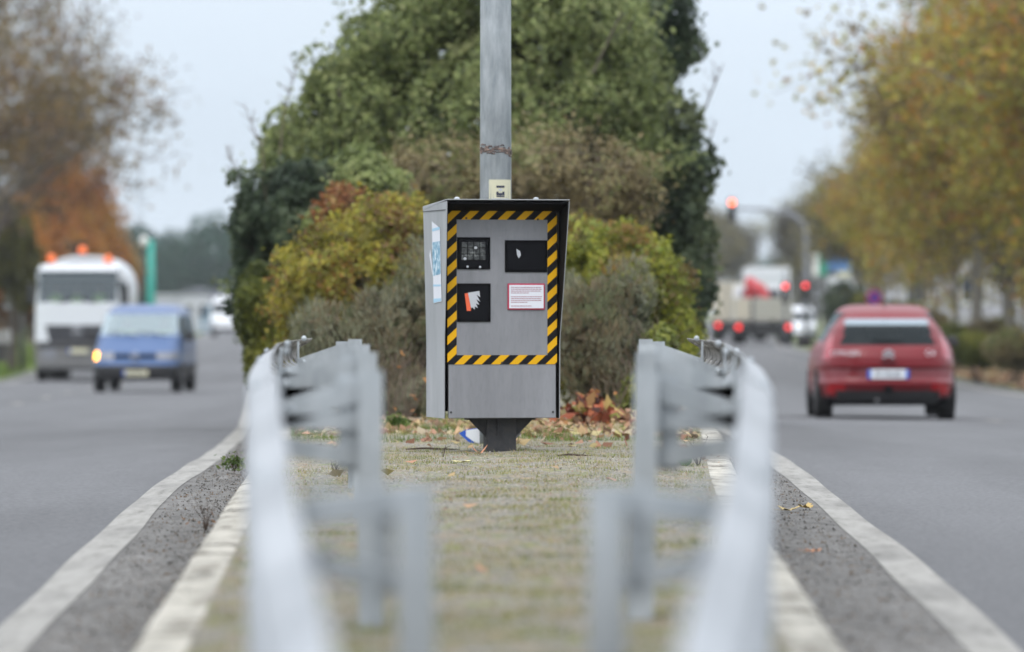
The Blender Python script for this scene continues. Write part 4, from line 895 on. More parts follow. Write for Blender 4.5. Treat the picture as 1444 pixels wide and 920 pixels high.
# blue van coming towards the camera
VX, VD = X(206, 119.5), 119.5; vz = zl(0, VD) + .007
van = empty('blue_van', (VX, VD, vz), R(180 - 2.0), 'blue van with its orange indicator lit, coming towards the camera on the left road', 'van')
def c_van(x, y, z, n):
    for wy in (-1.35, 1.55):
        if abs(n[0]) > .5 and (y - wy) ** 2 + (z - .31) ** 2 < .37 ** 2: return None
    if n[1] > .2 and y > .5:
        if 1.25 < z < 1.70 and abs(x) < .80 - (z - 1.25) * .12: return 'windscreen'
        if .71 < z < .86 and .44 < abs(x) < .78: return 'headlight'
        if .71 < z < .86 and .78 <= abs(x) < .905: return 'indicator' if x > 0 else 'turn_lens'
        if .74 < z < .84 and abs(x) < .43: return 'grille'
    if z < .60: return 'bumper'
    if abs(n[0]) > .5 and 1.20 < z < 1.68 and (.25 < y < 1.35 - (z - 1.2) * .7 or -.85 < y < .1 or -2.1 < y < -.95): return 'side_window'
    if n[1] < -.5 and 1.15 < z < 1.65 and abs(x) < .72: return 'rear_window'
    return 'body'
mv = slice_body([(.28, 2.28, -2.3, .86, 7), (.36, 2.36, -2.36, .905, 7), (.56, 2.39, -2.38, .92, 7), (.60, 2.36, -2.36, .918, 7), (.63, 2.32, -2.34, .915, 7), (.88, 2.26, -2.34, .92, 6), (.93, 2.18, -2.34, .918, 6), (1.18, 1.78, -2.34, .905, 6), (1.22, 1.72, -2.33, .90, 6), (1.70, 1.02, -2.26, .80, 6), (1.76, .85, -2.2, .775, 5), (1.86, .55, -2.05, .70, 4), (1.90, .3, -1.9, .55, 4), (1.915, 0, -1.6, .35, 3)],
                c_van, {'body': ('van_blue', None, 0), 'windscreen': ('glass', None, 0), 'side_window': ('glass_dark', None, 0), 'rear_window': ('glass_dark', None, 0), 'headlight': ('headlamp', None, 0), 'indicator': ('indicator', None, 0), 'turn_lens': ('headlamp', None, 0), 'grille': ('black', None, 0), 'bumper': ('dark_trim', None, 0)}, van)
MB().box((0, .0, .33), (1.6, 4.2, .10)).build('underbody', 'black', van)
mb = MB()
for x in (-.40, .40): mb.box((x, .15, .95), (.52, .14, .7), Matrix.Rotation(.12, 3, 'X')); mb.box((x, .12, 1.38), (.26, .09, .2))
mb.box((0, 1.35, 1.12), (1.5, .55, .10)); mb.build('seats', 'seat_cloth', van, bevel=.03)
for sg in (-1, 1):
    for wy in (-1.35, 1.55): wheel(van, sg * .80, wy, .325, .21, sg)
    MB().box((sg * 1.03, 1.25, 1.22), (.20, .10, .20), taper=.85).build('mirror', 'dark_trim', van, bevel=.02)
    MB().tube([(sg * .30 - .3, 1.80, 1.24), (sg * .30, 1.74, 1.27), (sg * .30 + .3, 1.68, 1.31)], .012, 5).build('wiper', 'black', van)
em = MB(); ring = [(math.cos(a) * .085, 2.345, .79 + math.sin(a) * .085) for a in np.linspace(0, 2 * math.pi, 25)]; em.tube(ring, .009, 6, cap=False)
for pts in ([(-.045, .035), (0, -.0), (.045, .035)], [(-.07, .02), (-.035, -.07), (0, .0), (.035, -.07), (.07, .02)]): em.tube([(u, 2.35, .79 + v) for u, v in pts], .008, 5)
em.build('emblem', 'chrome', van)
pl = MB().box((-.02, 2.405, .43), (.52, .015, .115)).build('number_plate', 'cream', van, bevel=.003); MB().box((.22, 2.414, .43), (.044, .006, .111)).build('plate_band', 'sign_blue', pl)
text('614 AZY 49', .085, 'plate_characters', 'navy_ink', pl, (-.03, 2.414, .428), (R(90), 0, R(180)), sx=.8)
person('person', 'driver of the blue van in a yellow green safety vest, behind the windscreen', (VX + .40, VD - .35, vz + .78), 0, scale=.95)
person('person', 'passenger of the blue van in a yellow green safety vest, behind the windscreen', (VX - .38, VD - .35, vz + .78), 0, scale=.95)

van.scale = (1, 1, .955)
# white tanker lorry with beacons, coming towards the camera
TX, TD = X(113, 164), 164.0; tz = zl(0, TD) + .007
tk = empty('white_lorry', (TX, TD, tz), R(180), 'white tanker lorry with three orange roof beacons coming up behind the blue van', 'lorry')
def c_cab(x, y, z, n):
    if n[1] > .3:
        if 2.18 < z < 2.98 and abs(x) < 1.12: return 'windscreen'
        if 2.98 <= z < 3.07 and abs(x) < 1.16: return 'sun_visor'
        if 1.14 < z < 1.60 and abs(x) < .80 + (z - 1.14) * .30: return 'grille'
        if .62 < z < .96 and .62 < abs(x) < 1.02: return 'headlight'
        if .94 < z < 1.12 and abs(x) < 1.14: return 'lower_grille'
    if z < 1.12: return 'bumper'
    if abs(n[0]) > .5 and (y + .0) ** 2 * 1 < 99 and z < 1.15 and -1.1 < y < .1: return None
    if abs(n[0]) > .5 and 2.05 < z < 2.85 and -.75 < y < .75: return 'side_window'
    return 'body'
noisy('grille_slats', [(.012, .013, .018), (.03, .032, .04)], 3, .5, stretch=(.1, .1, 14))
ml_ = slice_body([(.32, .95, -.9, 1.12, 10), (.40, 1.05, -1.0, 1.22, 10), (1.05, 1.10, -1.0, 1.24, 10), (1.12, 1.05, -1.0, 1.24, 10), (2.15, .98, -1.0, 1.235, 9), (3.0, .78, -1.0, 1.20, 8), (3.08, .82, -1.0, 1.19, 7), (3.22, .65, -.95, 1.14, 6), (3.28, .3, -.8, .95, 5)],
                 c_cab, {'body': ('truck_white', None, 0), 'windscreen': ('glass_cab', None, 0), 'sun_visor': ('window_dark', None, 0), 'side_window': ('glass_dark', None, 0), 'grille': ('grille_slats', None, 0), 'lower_grille': ('dark_trim', None, 0), 'headlight': ('headlamp', None, 0), 'bumper': ('bumper_grey', None, 0)}, tk, na=220, step=.06)
mb = MB(); mb.box((0, -.9, 1.9), (2.3, .04, 1.9)); mb.build('cab_back_wall', 'dark_cloth', tk)
mb = MB(); 
for x in (-.6, .6): mb.box((x, -.35, 1.85), (.55, .16, .9)); 
mb.box((0, .62, 2.0), (2.1, .4, .22)); mb.build('seats', 'seat_cloth', tk, bevel=.03)
mb = MB(); ring = [(math.cos(a) * .15, 1.09, 1.42 + math.sin(a) * .15) for a in np.linspace(0, 2 * math.pi, 25)]; mb.tube(ring, .014, 6, cap=False)
for a in (90, 210, 330): mb.tube([(0, 1.09, 1.42), (math.cos(R(a)) * .14, 1.09, 1.42 + math.sin(R(a)) * .14)], [.02, .006], 6)
mb.build('emblem', 'chrome', tk)
pl = MB().box((-.05, 1.13, .87), (.52, .015, .13)).build('number_plate', 'cream', tk); MB().box((.23, 1.132, .87), (.05, .016, .13)).build('plate_band', 'sign_blue', pl)
for x, z in ((-.82, 3.36), (0, 3.62), (.82, 3.38)):
    o = MB().tube([(x, .1 if x else -.9, z - .11), (x, .1 if x else -.9, z - .05)], .10, 16).build('beacon', 'dark_trim', tk); y_b = .1 if x else -.9
    MB().tube([(x, y_b, z - .05), (x, y_b, z + .08), (x, y_b, z + .14), (x, y_b, z + .17)], [.12, .12, .09, .03], 16).build('beacon_lens', 'orange_lens', o, smooth=True)
for sg in (-1, 1):
    MB().box((sg * 1.36, .8, 2.45), (.18, .12, .55), taper=.9).build('mirror', 'dark_trim', tk, bevel=.03); MB().tube([(sg * 1.2, .7, 2.75), (sg * 1.36, .8, 2.70)], .02, 6).build('mirror_arm', 'dark_trim', tk)
    MB().tube([(sg * .5, 1.0, 2.2), (sg * .1, .96, 2.35)], .018, 5).build('wiper', 'black', tk)
    wheel(tk, sg * 1.08, .1, .50, .30, sg)
    for wy in (-4.2, -5.5): wheel(tk, sg * .98, wy, .50, .5, sg)
tank = MB(); yy = [-1.5, -1.45, -6.6, -6.65]; n = 32
for y, k in zip(yy, (.9, 1, 1, .9)):
    for i in range(n):
        a = 2 * math.pi * i / n; e_ = 2 / 2.6; tank.v.append((1.22 * k * math.copysign(abs(math.cos(a)) ** e_, math.cos(a)), y, 2.45 + 1.08 * k * math.copysign(abs(math.sin(a)) ** e_, math.sin(a))))
for i in range(3):
    for j in range(n): tank.f.append((i * n + j, i * n + (j + 1) % n, (i + 1) * n + (j + 1) % n, (i + 1) * n + j))
tank.f.append(tuple(range(n))); tank.f.append(tuple(range(3 * n, 4 * n))[::-1]); tank.build('tank', 'truck_white', tk, smooth=True)
mb = MB(); mb.box((-.4, -3.0, 1.0), (.12, 7.4, .3)); mb.box((.4, -3.0, 1.0), (.12, 7.4, .3)); mb.box((0, -3, .75), (2.3, 1.6, .5)); mb.build('chassis', 'dark_trim', tk)
tk.scale = (1, 1, 1.035)
person('person', 'lorry driver in a yellow green safety vest behind the lorry windscreen', (TX + .55, TD + .2, tz + 1.98), 0, arms=.3)
person('person', 'lorry passenger in a yellow green safety vest at the left side of the lorry windscreen', (TX - .72, TD + .2, tz + 1.98), 0)
person('person', 'middle passenger in a yellow green safety vest behind the lorry windscreen', (TX - .12, TD + .25, tz + 1.95), 0, scale=.97)

# lorries waiting at the lights on the right road
def lorry_base(name, label, x, D, L):
    z = zr(x, D) + .007; o = empty(name, (x, D, z), R(-1.5), label, 'lorry')
    mb = MB(); mb.box((-.45, 0, .85), (.12, L, .25)); mb.box((.45, 0, .85), (.12, L, .25)); mb.box((0, -L / 2 + .15, .62), (2.2, .10, .52)); mb.build('chassis', 'dark_trim', o)
    for sg in (-1, 1):
        for wy in (-L / 2 + 1.3, -L / 2 + 2.6, L / 2 - 1.2): wheel(o, sg * .98, wy, .48, .5, sg)
        MB().box((sg * .85, -L / 2 + .35, .45), (.55, .02, .5)).build('mudflap', 'black', o)
        t2 = MB().box((sg * 1.02, -L / 2 - .02, .72), (.36, .06, .18)).build('tail_light', 'dark_trim', o); MB().disc((sg * 1.02, -L / 2 - .06, .72), .10, (0, 1, 0), .03, 16).build('lit_lens', 'tail_lit', t2)
    return o
cl = lorry_base('crane_lorry', 'cream lorry with a folded red loading crane waiting at the lights, brake lights lit', X(1074, 238), 238, 8)
mb = MB(); mb.box((0, -1.4, 1.45), (2.42, 5.1, .95)); mb.build('load_box', 'grey_body', cl, bevel=.03)
MB().box((-.45, -3.97, 1.45), (.10, .03, .93)).build('tailboard_post', 'grey_trim', cl); mb = MB()
for z in (1.1, 1.45, 1.8): mb.box((.35, -3.965, z), (1.45, .03, .06))
mb.build('tailboard_ribs', 'cream_body', cl); MB().box((-.85, -3.965, 1.45), (.6, .02, .85)).build('tailboard_panel', 'cream_body', cl)
mb = MB(); mb.tube([(-.45, .9, 1.6), (-.45, .6, 2.62), (.0, -.1, 2.25), (.25, -.3, 1.9)], [.25, .25, .24, .16], 8); mb.box((-.45, .9, 1.6), (.6, .6, .8)); mb.build('crane', 'red_paint', cl, bevel=.02)
cb = MB().box((0, 2.9, 1.65), (2.4, 1.8, 1.6), taper=.94).build('cab', 'white_body', cl, bevel=.08); MB().box((0, 1.985, 2.0), (1.6, .03, .5)).build('cab_window', 'window_dark', cb)
bl = lorry_base('box_lorry', 'tall cream box lorry ahead of the crane lorry in the left lane at the lights', X(1042, 266), 266, 9)
bx_ = MB().box((0, -.9, 1.8), (2.45, 6.6, 1.75)).build('load_box', 'cream_body', bl, bevel=.03); MB().box((0, -4.215, 1.8), (.03, .02, 1.7)).build('door_gap', 'dark_trim', bx_)
for sg in (-1, 1): MB().box((sg * .6, -4.22, 1.8), (.05, .03, 1.6)).build('locking_bar', 'grey_trim', bx_)
cb = MB().box((0, 3.5, 1.7), (2.4, 1.8, 1.7), taper=.94).build('cab', 'white_body', bl, bevel=.08)
wl = lorry_base('white_lorry', 'tall white lorry far ahead in the queue behind the red signals', X(1080, 320), 320, 10)
bx_ = MB().box((0, -.9, 2.45), (2.5, 7.6, 2.7)).build('load_box', 'white_body', wl, bevel=.05); MB().box((0, -4.715, 2.4), (2.2, .02, 2.2)).build('rear_door', 'truck_white', bx_)
MB().box((0, 4.1, 2.0), (2.4, 1.8, 2.3), taper=.94).build('cab', 'white_body', wl, bevel=.08)
wx, wdn = X(1124, 290), 290; wz = zr(wx, wdn)
def small_van(name, label, x, D, rz, sc_=1.0, z=None):
    o = empty(name, (x, D, ground_z(x, D) + .03 if z is None else z), rz, label, 'van')
    def cv(x, y, z, n):
        for wy in (-1.5, 1.6):
            if abs(n[0]) > .5 and (y - wy) ** 2 + (z - .32) ** 2 < .38 ** 2: return None
        if n[1] > .2 and 1.3 < z < 1.9 and abs(x) < .8: return 'windscreen'
        if abs(n[1]) > .3 and .6 < z < .85 and abs(x) > .62: return 'lamp'
        if n[1] < -.5 and 1.3 < z < 1.9 and .06 < abs(x) < .75: return 'rear_window'
        if z < .5: return 'bumper'
        return 'body'
    slice_body([(.28, 2.4, -2.4, .88, 7), (.5, 2.5, -2.5, .93, 7), (.95, 2.4, -2.5, .95, 7), (1.25, 1.9, -2.5, .94, 7), (1.95, 1.2, -2.45, .86, 7), (2.2, .9, -2.35, .80, 6), (2.28, .5, -2.1, .6, 5)], cv,
               {'body': ('white_body', None, 0), 'windscreen': ('glass_dark', None, 0), 'rear_window': ('window_dark', None, 0), 'lamp': ('headlamp', None, 0), 'bumper': ('dark_trim', None, 0)}, o, na=90, step=.08)
    MB().box((0, 0, .33), (1.5, 4, .1)).build('underbody', 'black', o)
    for sg in (-1, 1):
        for wy in (-1.5, 1.6): wheel(o, sg * .82, wy, .33, .21, sg)
        MB().box((sg * 1.04, 1.5, 1.35), (.18, .1, .22)).build('mirror', 'dark_trim', o, bevel=.02)
    return o
small_van('white_van', 'low white van standing beside the cream lorries, below the red signals', X(1124, 262), 262, R(180)).scale = (.85, .9, .70)
sv_ = small_van('white_van', 'white van far away on the left road, half hidden by the hedge', X(320, 372), 372, R(180), z=zl(0, 372)); sv_.scale = (1.05, 1, 1.14)
MB().box((-.1, 1.9, 1.1), (.5, .02, .3)).build('blue_print', 'pale_blue', sv_)

# ------------------------------------------------------------------ signals and signs
def head(o, x, y, z, lit, m_lit, s_=1.0):
    h = MB().box((x, y, z), (.30 * s_, .22, .92 * s_)).build('signal_head', 'black', o, bevel=.03)
    for k, dz in enumerate((.29, 0, -.29)):
        MB().disc((x, y - .115, z + dz * s_), .10 * s_, (0, 1, 0), .02, 20).build('lit_lens' if k == lit else 'lens', m_lit if k == lit else 'dark_trim', h)
        v = MB(); v.tube([(x + math.cos(a) * .115 * s_, y - .12, z + dz * s_ + math.sin(a) * .115 * s_) for a in np.linspace(0, math.pi, 9)], .012, 4); v.tube([(x + math.cos(a) * .115 * s_, y - .20, z + dz * s_ + math.sin(a) * .115 * s_) for a in np.linspace(0, math.pi, 9)], .012, 4); v.build('visor', 'black', h)
D = 255; x = X(1137, D); gz = ground_z(x, D)
ts = empty('signal_mast', (x, D, gz), 0, 'tall grey signal mast with a curved arm reaching over the road and a red light', 'traffic light')
hz_ = Z(300, D) - gz; ax_ = X(1032, D) - x
mb = MB(); mb.tube([(0, 0, 0), (0, 0, 2.5), (0, 0, hz_ - .9), (-.12, 0, hz_ - .5), (-.6, 0, hz_ - .1), (-1.6, 0, hz_ + .12), (ax_, 0, hz_ + .2)], [.13, .12, .11, .10, .09, .08, .06], 12); mb.build('mast', 'pole_grey', ts, smooth=True)
head(ts, ax_, -.05, Z(296, D) - gz, 0, 'amber_signal', 1.1)
head(ts, -.06, -.22, Z(411, D) - gz, 0, 'red_signal', .9)
MB().box((.35, -.05, Z(404, D) - gz), (.5, .05, .12)).build('bracket', 'dark_trim', ts)
D = 229; x = X(1107, D); gz = zr(x, D)
t2 = empty('traffic_light', (x, D, gz), 0, 'second red traffic light, on a short post just left of the tall mast', 'traffic light')
MB().tube([(0, 0, 0), (0, 0, 3.0)], .06, 12).build('post', 'pole_grey', t2, smooth=True); head(t2, 0, -.15, Z(413, D) - gz, 0, 'red_signal', .9)
def panel_sign(name, label, px, D, panels, posts, h=None):
    x = X(px, D); gz = ground_z(x, D); o = empty(name, (x, D, gz), 0, label, 'sign')
    for (pa, pb, ya, yb, m_) in panels:
        xa, xb, za, zb3 = X(pa, D) - x, X(pb, D) - x, Z(yb, D) - gz, Z(ya, D) - gz
        MB().box(((xa + xb) / 2, -.05, (za + zb3) / 2), (xb - xa, .04, zb3 - za)).build('panel', m_, o, bevel=.01)
    for pp, yt in posts: MB().tube([(X(pp, D) - x, .03, 0), (X(pp, D) - x, .03, Z(yt, D) - gz)], .05, 10).build('post', 'pole_grey', o, smooth=True)
panel_sign('direction_sign', 'green and white direction sign on a post beside the blue one', 1155, 282, [(1146, 1154, 358, 389, 'lamp_white'), (1154.4, 1166, 359, 389, 'sign_green')], [(1150, 360), (1162, 360)])
panel_sign('direction_sign', 'blue direction sign with a white lower panel right of the green one', 1184, 284, [(1169, 1199, 364, 382, 'route_blue'), (1180, 1200, 383, 390, 'cream'), (1166, 1196, 391, 409, 'white_body')], [(1172, 366), (1195, 366)])
D = 160; x = X(1233, D); gz = ground_z(x, D)
ns = empty('no_parking_sign', (x, D, gz), 0, 'round blue no parking sign with red rim on a thin post behind the red car', 'sign')
MB().tube([(0, .03, 0), (0, .03, 2.1)], .03, 10).build('post', 'pole_grey', ns, smooth=True); zs = Z(420, D) - gz
MB().disc((0, 0, zs), .23, (0, 1, 0), .02, 28).build('rim', 'red_ink', ns); MB().disc((0, -.015, zs), .175, (0, 1, 0), .012, 28).build('field', 'sign_purple', ns)
MB().box((0, -.024, zs), (.05, .006, .34), Matrix.Rotation(R(-45), 3, 'Y')).build('slash', 'red_ink', ns)
D = 188; x = X(18, D); gz = ground_z(x, D)
o = empty('sign', (x, D, gz), 0, 'grey back of a road sign beside a dark post at the far left', 'sign')
MB().box((0, 0, Z(423, D) - gz), (.55, .03, .6)).build('panel', 'sign_back', o, bevel=.02); MB().tube([(0, .04, 0), (0, .04, Z(412, D) - gz)], .04, 8).build('post', 'dark_trim', o)
D = 186; x = X(31, D); gz = ground_z(x, D)
o = empty('post', (x, D, gz), 0, 'dark upright post between the far left sign and the lorry', 'post')
mb = MB(); mb.tube([(0, 0, 0), (0, 0, Z(402, D) - gz)], [.10, .08], 12); mb.build('shaft', 'dark_wall', o, smooth=True); MB().tube([(0, 0, Z(404, D) - gz), (0, 0, Z(398, D) - gz)], [.11, .05], 12).build('cap', 'dark_wall', o)
D = 300; x = X(213, D); gz = ground_z(x, D)
o = empty('turquoise_lamp', (x, D, gz), 0, 'turquoise lamp post with a pale lamp head, above the blue van', 'street lamp')
zt2 = Z(338, D) - gz
MB().tube([(0, 0, 0), (0, 0, zt2 * .5), (0, 0, zt2)], [.24, .21, .18], 14).build('pole', 'turquoise', o, smooth=True); MB().tube([(0, 0, zt2 - .25), (-.3, -.1, zt2 - .1)], .08, 8).build('arm', 'turquoise', o)
MB().ball((-.36, -.12, zt2 - .1), .22, 14, (1, 1, 1.3)).build('lamp_head', 'lamp_white', o, smooth=True)
D = 600; x = X(198, D); gz = ground_z(x, D)
o = empty('radio_mast', (x, D, gz), 0, 'thin pale mast rising above the distant trees on the left', 'mast')
mb = MB(); hh = Z(240, D) - gz
for a in (0, 2.1, 4.2): mb.tube([(math.cos(a) * .3, math.sin(a) * .3, 0), (math.cos(a) * .12, math.sin(a) * .12, hh)], .03, 5)
for k in range(30): z = hh * k / 30; mb.box((0, 0, z), (.45, .03, .03)); mb.box((0, 0, z + .2), (.03, .45, .03))
mb.build('lattice', 'sign_back', o)

# ------------------------------------------------------------------ walls and buildings
D = 200; x = -19.0; gz = ground_z(x, D)
o = empty('roadside_wall', (x, D, gz), R(0), 'low dark wall with a pale grey top band along the left roadside, behind the grass', 'wall')
MB().box((-6, 0, .32), (15, .25, .68)).build('wall_face', 'dark_wall', o); MB().box((-6, 0, .90), (15.1, .34, .48)).build('coping', 'concrete', o)
mb = None
for k in range(6): MB().box((-13 + k * 2.8, -.14, .33), (.18, .04, .64)).build('pier', 'dark_trim', o)
def house(name, label, px, D, w_, h, d_, wall, roof, rz=0, gable=1.2, cat='building', wins=3):
    x = X(px, D); gz = ground_z(x, D); o = empty(name, (x, D, gz), rz, label, cat)
    wl_ = MB().box((0, d_ / 2, h / 2), (w_, d_, h)).build('wall', wall, o)
    if gable:
        mb = MB(); mb.prism([(-w_ / 2 - .2, h), (0, h + gable), (w_ / 2 + .2, h), (w_ / 2 + .2, h - .08), (-w_ / 2 - .2, h - .08)], lambda u, v, t_: (u, t_, v + .02), -.2, d_ + .2); mb.build('roof', roof, o)
    else: MB().box((0, d_ / 2, h + .1), (w_ + .3, d_ + .3, .2)).build('roof', roof, o)
    for k in range(wins):
        xx = -w_ / 2 + w_ * (k + .5) / wins; f = MB().box((xx, -.03, h * .55), (w_ / wins * .5, .06, h * .35)).build('window', 'lamp_white', o); MB().box((xx, -.065, h * .55), (w_ / wins * .42, .02, h * .28)).build('pane', 'window_dark', f)
    MB().box((w_ * .36, -.03, 1.0), (.9, .06, 2.0)).build('door', 'window_blue', o)
    return o
house('house', 'narrow white house with a low grey gable far away on the left', 276, 425, 2.0, 3.0, 4, 'wall_white', 'roof_grey', gable=.35, wins=2)
house('house', 'low white flat roofed building left of the gabled house, far away', 246, 430, 3.4, 2.6, 6, 'wall_white', 'wall_white', gable=0, wins=2)
house('house', 'pale blue grey building right of the gabled house, far away', 314, 440, 3.2, 2.9, 5, 'wall_lilac', 'roof_grey', gable=.5, wins=3)
D = 405; x = X(262, D)
o = empty('white_fence', (x, D, ground_z(x, D)), 0, 'low white fence in front of the far houses on the left', 'fence')
mb = MB(); mb.box((0, 0, .75), (7, .05, .12)); mb.box((0, 0, .35), (7, .05, .12)); mb.build('rail', 'wall_white', o)
for k in range(8): MB().box((-3.5 + k, .05, .5), (.12, .08, 1.0)).build('picket_post', 'wall_white', o)
bd = house('warehouse', 'long pale lilac grey building behind the tree trunks on the right', 1450, 258, 12.5, 3.9, 10, 'wall_lilac', 'roof_grey', gable=0, wins=5)
MB().box((0, -.02, .5), (12.55, .03, 1.0)).build('plinth', 'concrete', bd)

# ------------------------------------------------------------------ trees
AUT = .84 * pal([(.20, .15, .07), (.30, .24, .05), (.44, .37, .07), (.30, .33, .07), (.54, .36, .06), (.48, .20, .05), (.22, .18, .10), (.44, .40, .09)])
ORG = pal([(.17, .07, .025), (.33, .13, .035), (.48, .20, .045), (.40, .24, .06)])
PUR = pal([(.11, .085, .05), (.20, .15, .05), (.27, .17, .055), (.18, .11, .08)])
PIN = pal([(.015, .06, .045), (.03, .095, .065), (.06, .13, .075)])
FAR = pal([(.09, .085, .075), (.14, .13, .10), (.17, .16, .09)])
def place(proto, first, x, y, rz, s_, label, group=None, cat='tree', sz=None):
    o = proto if first else copy_tree(proto); o.location = (x, y, ground_z(x, y)); o.rotation_euler = (0, 0, rz); o.scale = (s_, s_, sz or s_)
    if 'group' in o.keys(): del o['group']
    return tag(o, label, cat, group)
G1 = 'autumn trees in rows beside the right road'
pa = tree_proto('plane_tree', 3.6, 1.9, .085, 3, AUT, 10, .058, .28, 4, .62, 'bark_pale', 7, up=.06, crown_from=.42)
pb = tree_proto('plane_tree', 4.0, 2.1, .075, 3, AUT * np.array([1.0, 1.02, .9]), 9, .058, .30, 4, .55, 'bark_pale', 7, up=.10, crown_from=.42, lean=.15)
rt = [(10.9, 108, pa, 1), (13.0, 112, pb, 1), (11.3, 122, pb, 0), (14.2, 126, pa, 0), (11.5, 137, pa, 0), (15.0, 140, pb, 0), (12.0, 152, pb, 0), (15.6, 157, pa, 0), (12.6, 168, pa, 0), (16.6, 172, pb, 0), (13.2, 185, pb, 0), (17.6, 190, pa, 0), (14.2, 203, pa, 0), (18.4, 210, pb, 0), (15.2, 222, pb, 0), (19.6, 228, pa, 0)] + [(x0_ + .9, y0_ + 5.5, q_, 0) for x0_, y0_, q_ in ((11.2, 108, pb), (13.6, 115, pa), (11.6, 124, pb), (14.4, 129, pa), (12, 140, pb), (15.2, 146, pb), (12.6, 156, pa), (16, 162, pb), (13.1, 173, pb), (17, 178, pa))]
ordn = ['nearest', 'second', 'third', 'fourth', 'fifth', 'sixth', 'seventh', 'eighth']
ordn += ['ninth']
for i, (x, y, p_, f_) in enumerate(rt):
    row = 'roadside' if i % 2 == 0 else 'back'
    if i >= 16: row += ' side, between the rows,'; i -= 16
    x += .5
    place(p_, f_, x, y, random.uniform(0, 6.28), random.uniform(1.05, 1.3), ('autumn tree on the right, %s in the %s row counted from the camera' if 'between' not in row else 'thin autumn tree on the right, %s %s from the camera') % (ordn[i // 2], row), G1)
pf = tree_proto('bare_tree', 2.6, 2.2, .12, 3, np.concatenate([FAR, pal([(.26, .22, .07)])]), 16, .09, .4, 3, .6, 'bark_pale', 6, up=.14, crown_from=.5)
for i, (px, D, s_, lab) in enumerate([(1165, 345, 1.1, 'grey half bare tree behind the blue direction sign'), (1212, 300, 1.1, 'grey half bare tree right of the blue direction sign'), (1235, 320, 1.2, 'taller grey half bare tree above the round sign'), (1275, 330, 1.3, 'grey half bare tree standing over the red car roof'), (1218, 330, 1.15, 'olive grey half bare tree behind the direction signs'), (1232, 290, 1.1, 'olive grey half bare tree between signs and autumn trees'), (1240, 235, 1.1, 'olive grey half bare tree behind the round sign, nearest of its kind'), (1180, 370, 1.2, 'distant grey half bare tree just right of the signal mast'),
                                      (1012, 520, 1.45, 'distant grey brown tree just right of the hedge'), (985, 540, 1.6, 'distant grey brown tree partly behind the hedge at its right')]):
    place(pf, i == 0, X(px, D), D, random.uniform(0, 6.28), s_, lab, 'half bare grey trees')
fp = []
for i, (px, D, rx, top, lab) in enumerate([(1050, 700, 28, 352, 'distant blue green tree above the crane lorry'), (1088, 720, 30, 362, 'distant low green tree above the white lorry'), (1120, 690, 26, 356, 'distant green tree left of the signal mast'), (1145, 650, 30, 345, 'distant brown green tree right of the signal mast')]):
    s_ = F / D; x = X(px, D); gz = ground_z(x, D); hh = Z(top, D) - gz
    bush('distant_tree', lab, [(x, D, gz + hh * .55, rx / s_, 1.6, hh * .48), (x + 1, D + 1, gz + hh * .35, rx / s_ * 1.2, 1.6, hh * .36)], 2600, .16, [FAR, PIN + .03][i % 2] if i != 3 else FAR, cat='tree', base=gz, stems=5, lsc=.8, trunk=.12, stem_mat='bark', group='distant trees at the end of the right road')
for i, (px, D, rx, top, lab) in enumerate([(190, 600, 42, 322, 'dark blue green pine behind the lorry tank'), (238, 620, 48, 330, 'dark green pine behind the turquoise lamp'), (305, 610, 52, 308, 'broad dark pine at the left edge of the hedge'), (345, 640, 40, 318, 'dark pine mostly hidden behind the hedge'), (268, 650, 40, 345, 'lower dark pine between the two broader ones')]):
    s_ = F / D; x = X(px, D); gz = ground_z(x, D); hh = Z(top, D) - gz
    bush('pine_tree', lab, [(x, D, gz + hh * .62, rx / s_, 3, hh * .40), (x + .8, D, gz + hh * .4, rx / s_ * 1.05, 2.0, hh * .38)], 6000, .20, PIN, cat='tree', base=gz, stems=6, lsc=.7, trunk=.16, stem_mat='bark', group='dark pines far away on the left')
# left roadside trees
la = tree_proto('bare_tree', 3.6, 3.3, .26, 4, PUR, 3, .08, .34, 3, .66, 'bark', 4, up=.06, crown_from=.6, minr=.013)
place(la, 1, X(-40, 226), 226, .4, 1.05, 'big dark limbed tree with few leaves at the far left', sz=1.75)
place(la, 0, X(48, 268), 268, 2.2, .95, 'bare twiggy purple grey tree right of the big one, above the lorry', None, sz=1.25)
place(la, 0, X(-60, 176), 176, 4.0, 1.1, 'big tree standing leftmost, mostly outside the photo', None)
lb = tree_proto('orange_tree', 2.0, 1.7, .13, 3, ORG, 44, .095, .42, 3, .7, 'bark', 6, up=.06, crown_from=.5)
for k_, (px, D, rz_, sx2, sz2, lab) in enumerate([(106, 236, 1.0, .80, 1.42, 'orange leaved tree above the lorry cab'), (58, 216, 3.0, .75, 1.12, 'orange leaved tree left of the lorry cab'), (12, 202, 5.0, .7, 1.0, 'orange brown tree behind the far left road sign'), (138, 270, 2.0, .68, 1.15, 'orange tree behind the tank of the lorry')]):
    place(lb, k_ == 0, X(px, D), D, rz_, sx2, lab, 'orange trees left', sz=sz2)
D = 182
bush('olive_tree', 'olive green leafy tree low at the left edge, behind the road sign', lobes_px(D, (5, 345, 45, 60, 1.3, 0), (30, 390, 30, 50, 1.0, .5)), 5000, .075, pal([(.07, .07, .02), (.13, .13, .03), (.19, .18, .05)]), cat='tree', base=ground_z(X(10, D), D), stems=8, lsc=1.4, trunk=.05, stem_mat='bark')
bush('brown_bush', 'dark brown bush behind the low wall at the far left', lobes_px(212, (20, 420, 60, 55, 1.0, 0), (90, 400, 50, 60, 1.0, 0)), 6000, .07, pal([(.05, .035, .025), (.09, .06, .04), (.12, .09, .05)]), base=ground_z(X(20, 212), 212), stems=10, lsc=1.4)
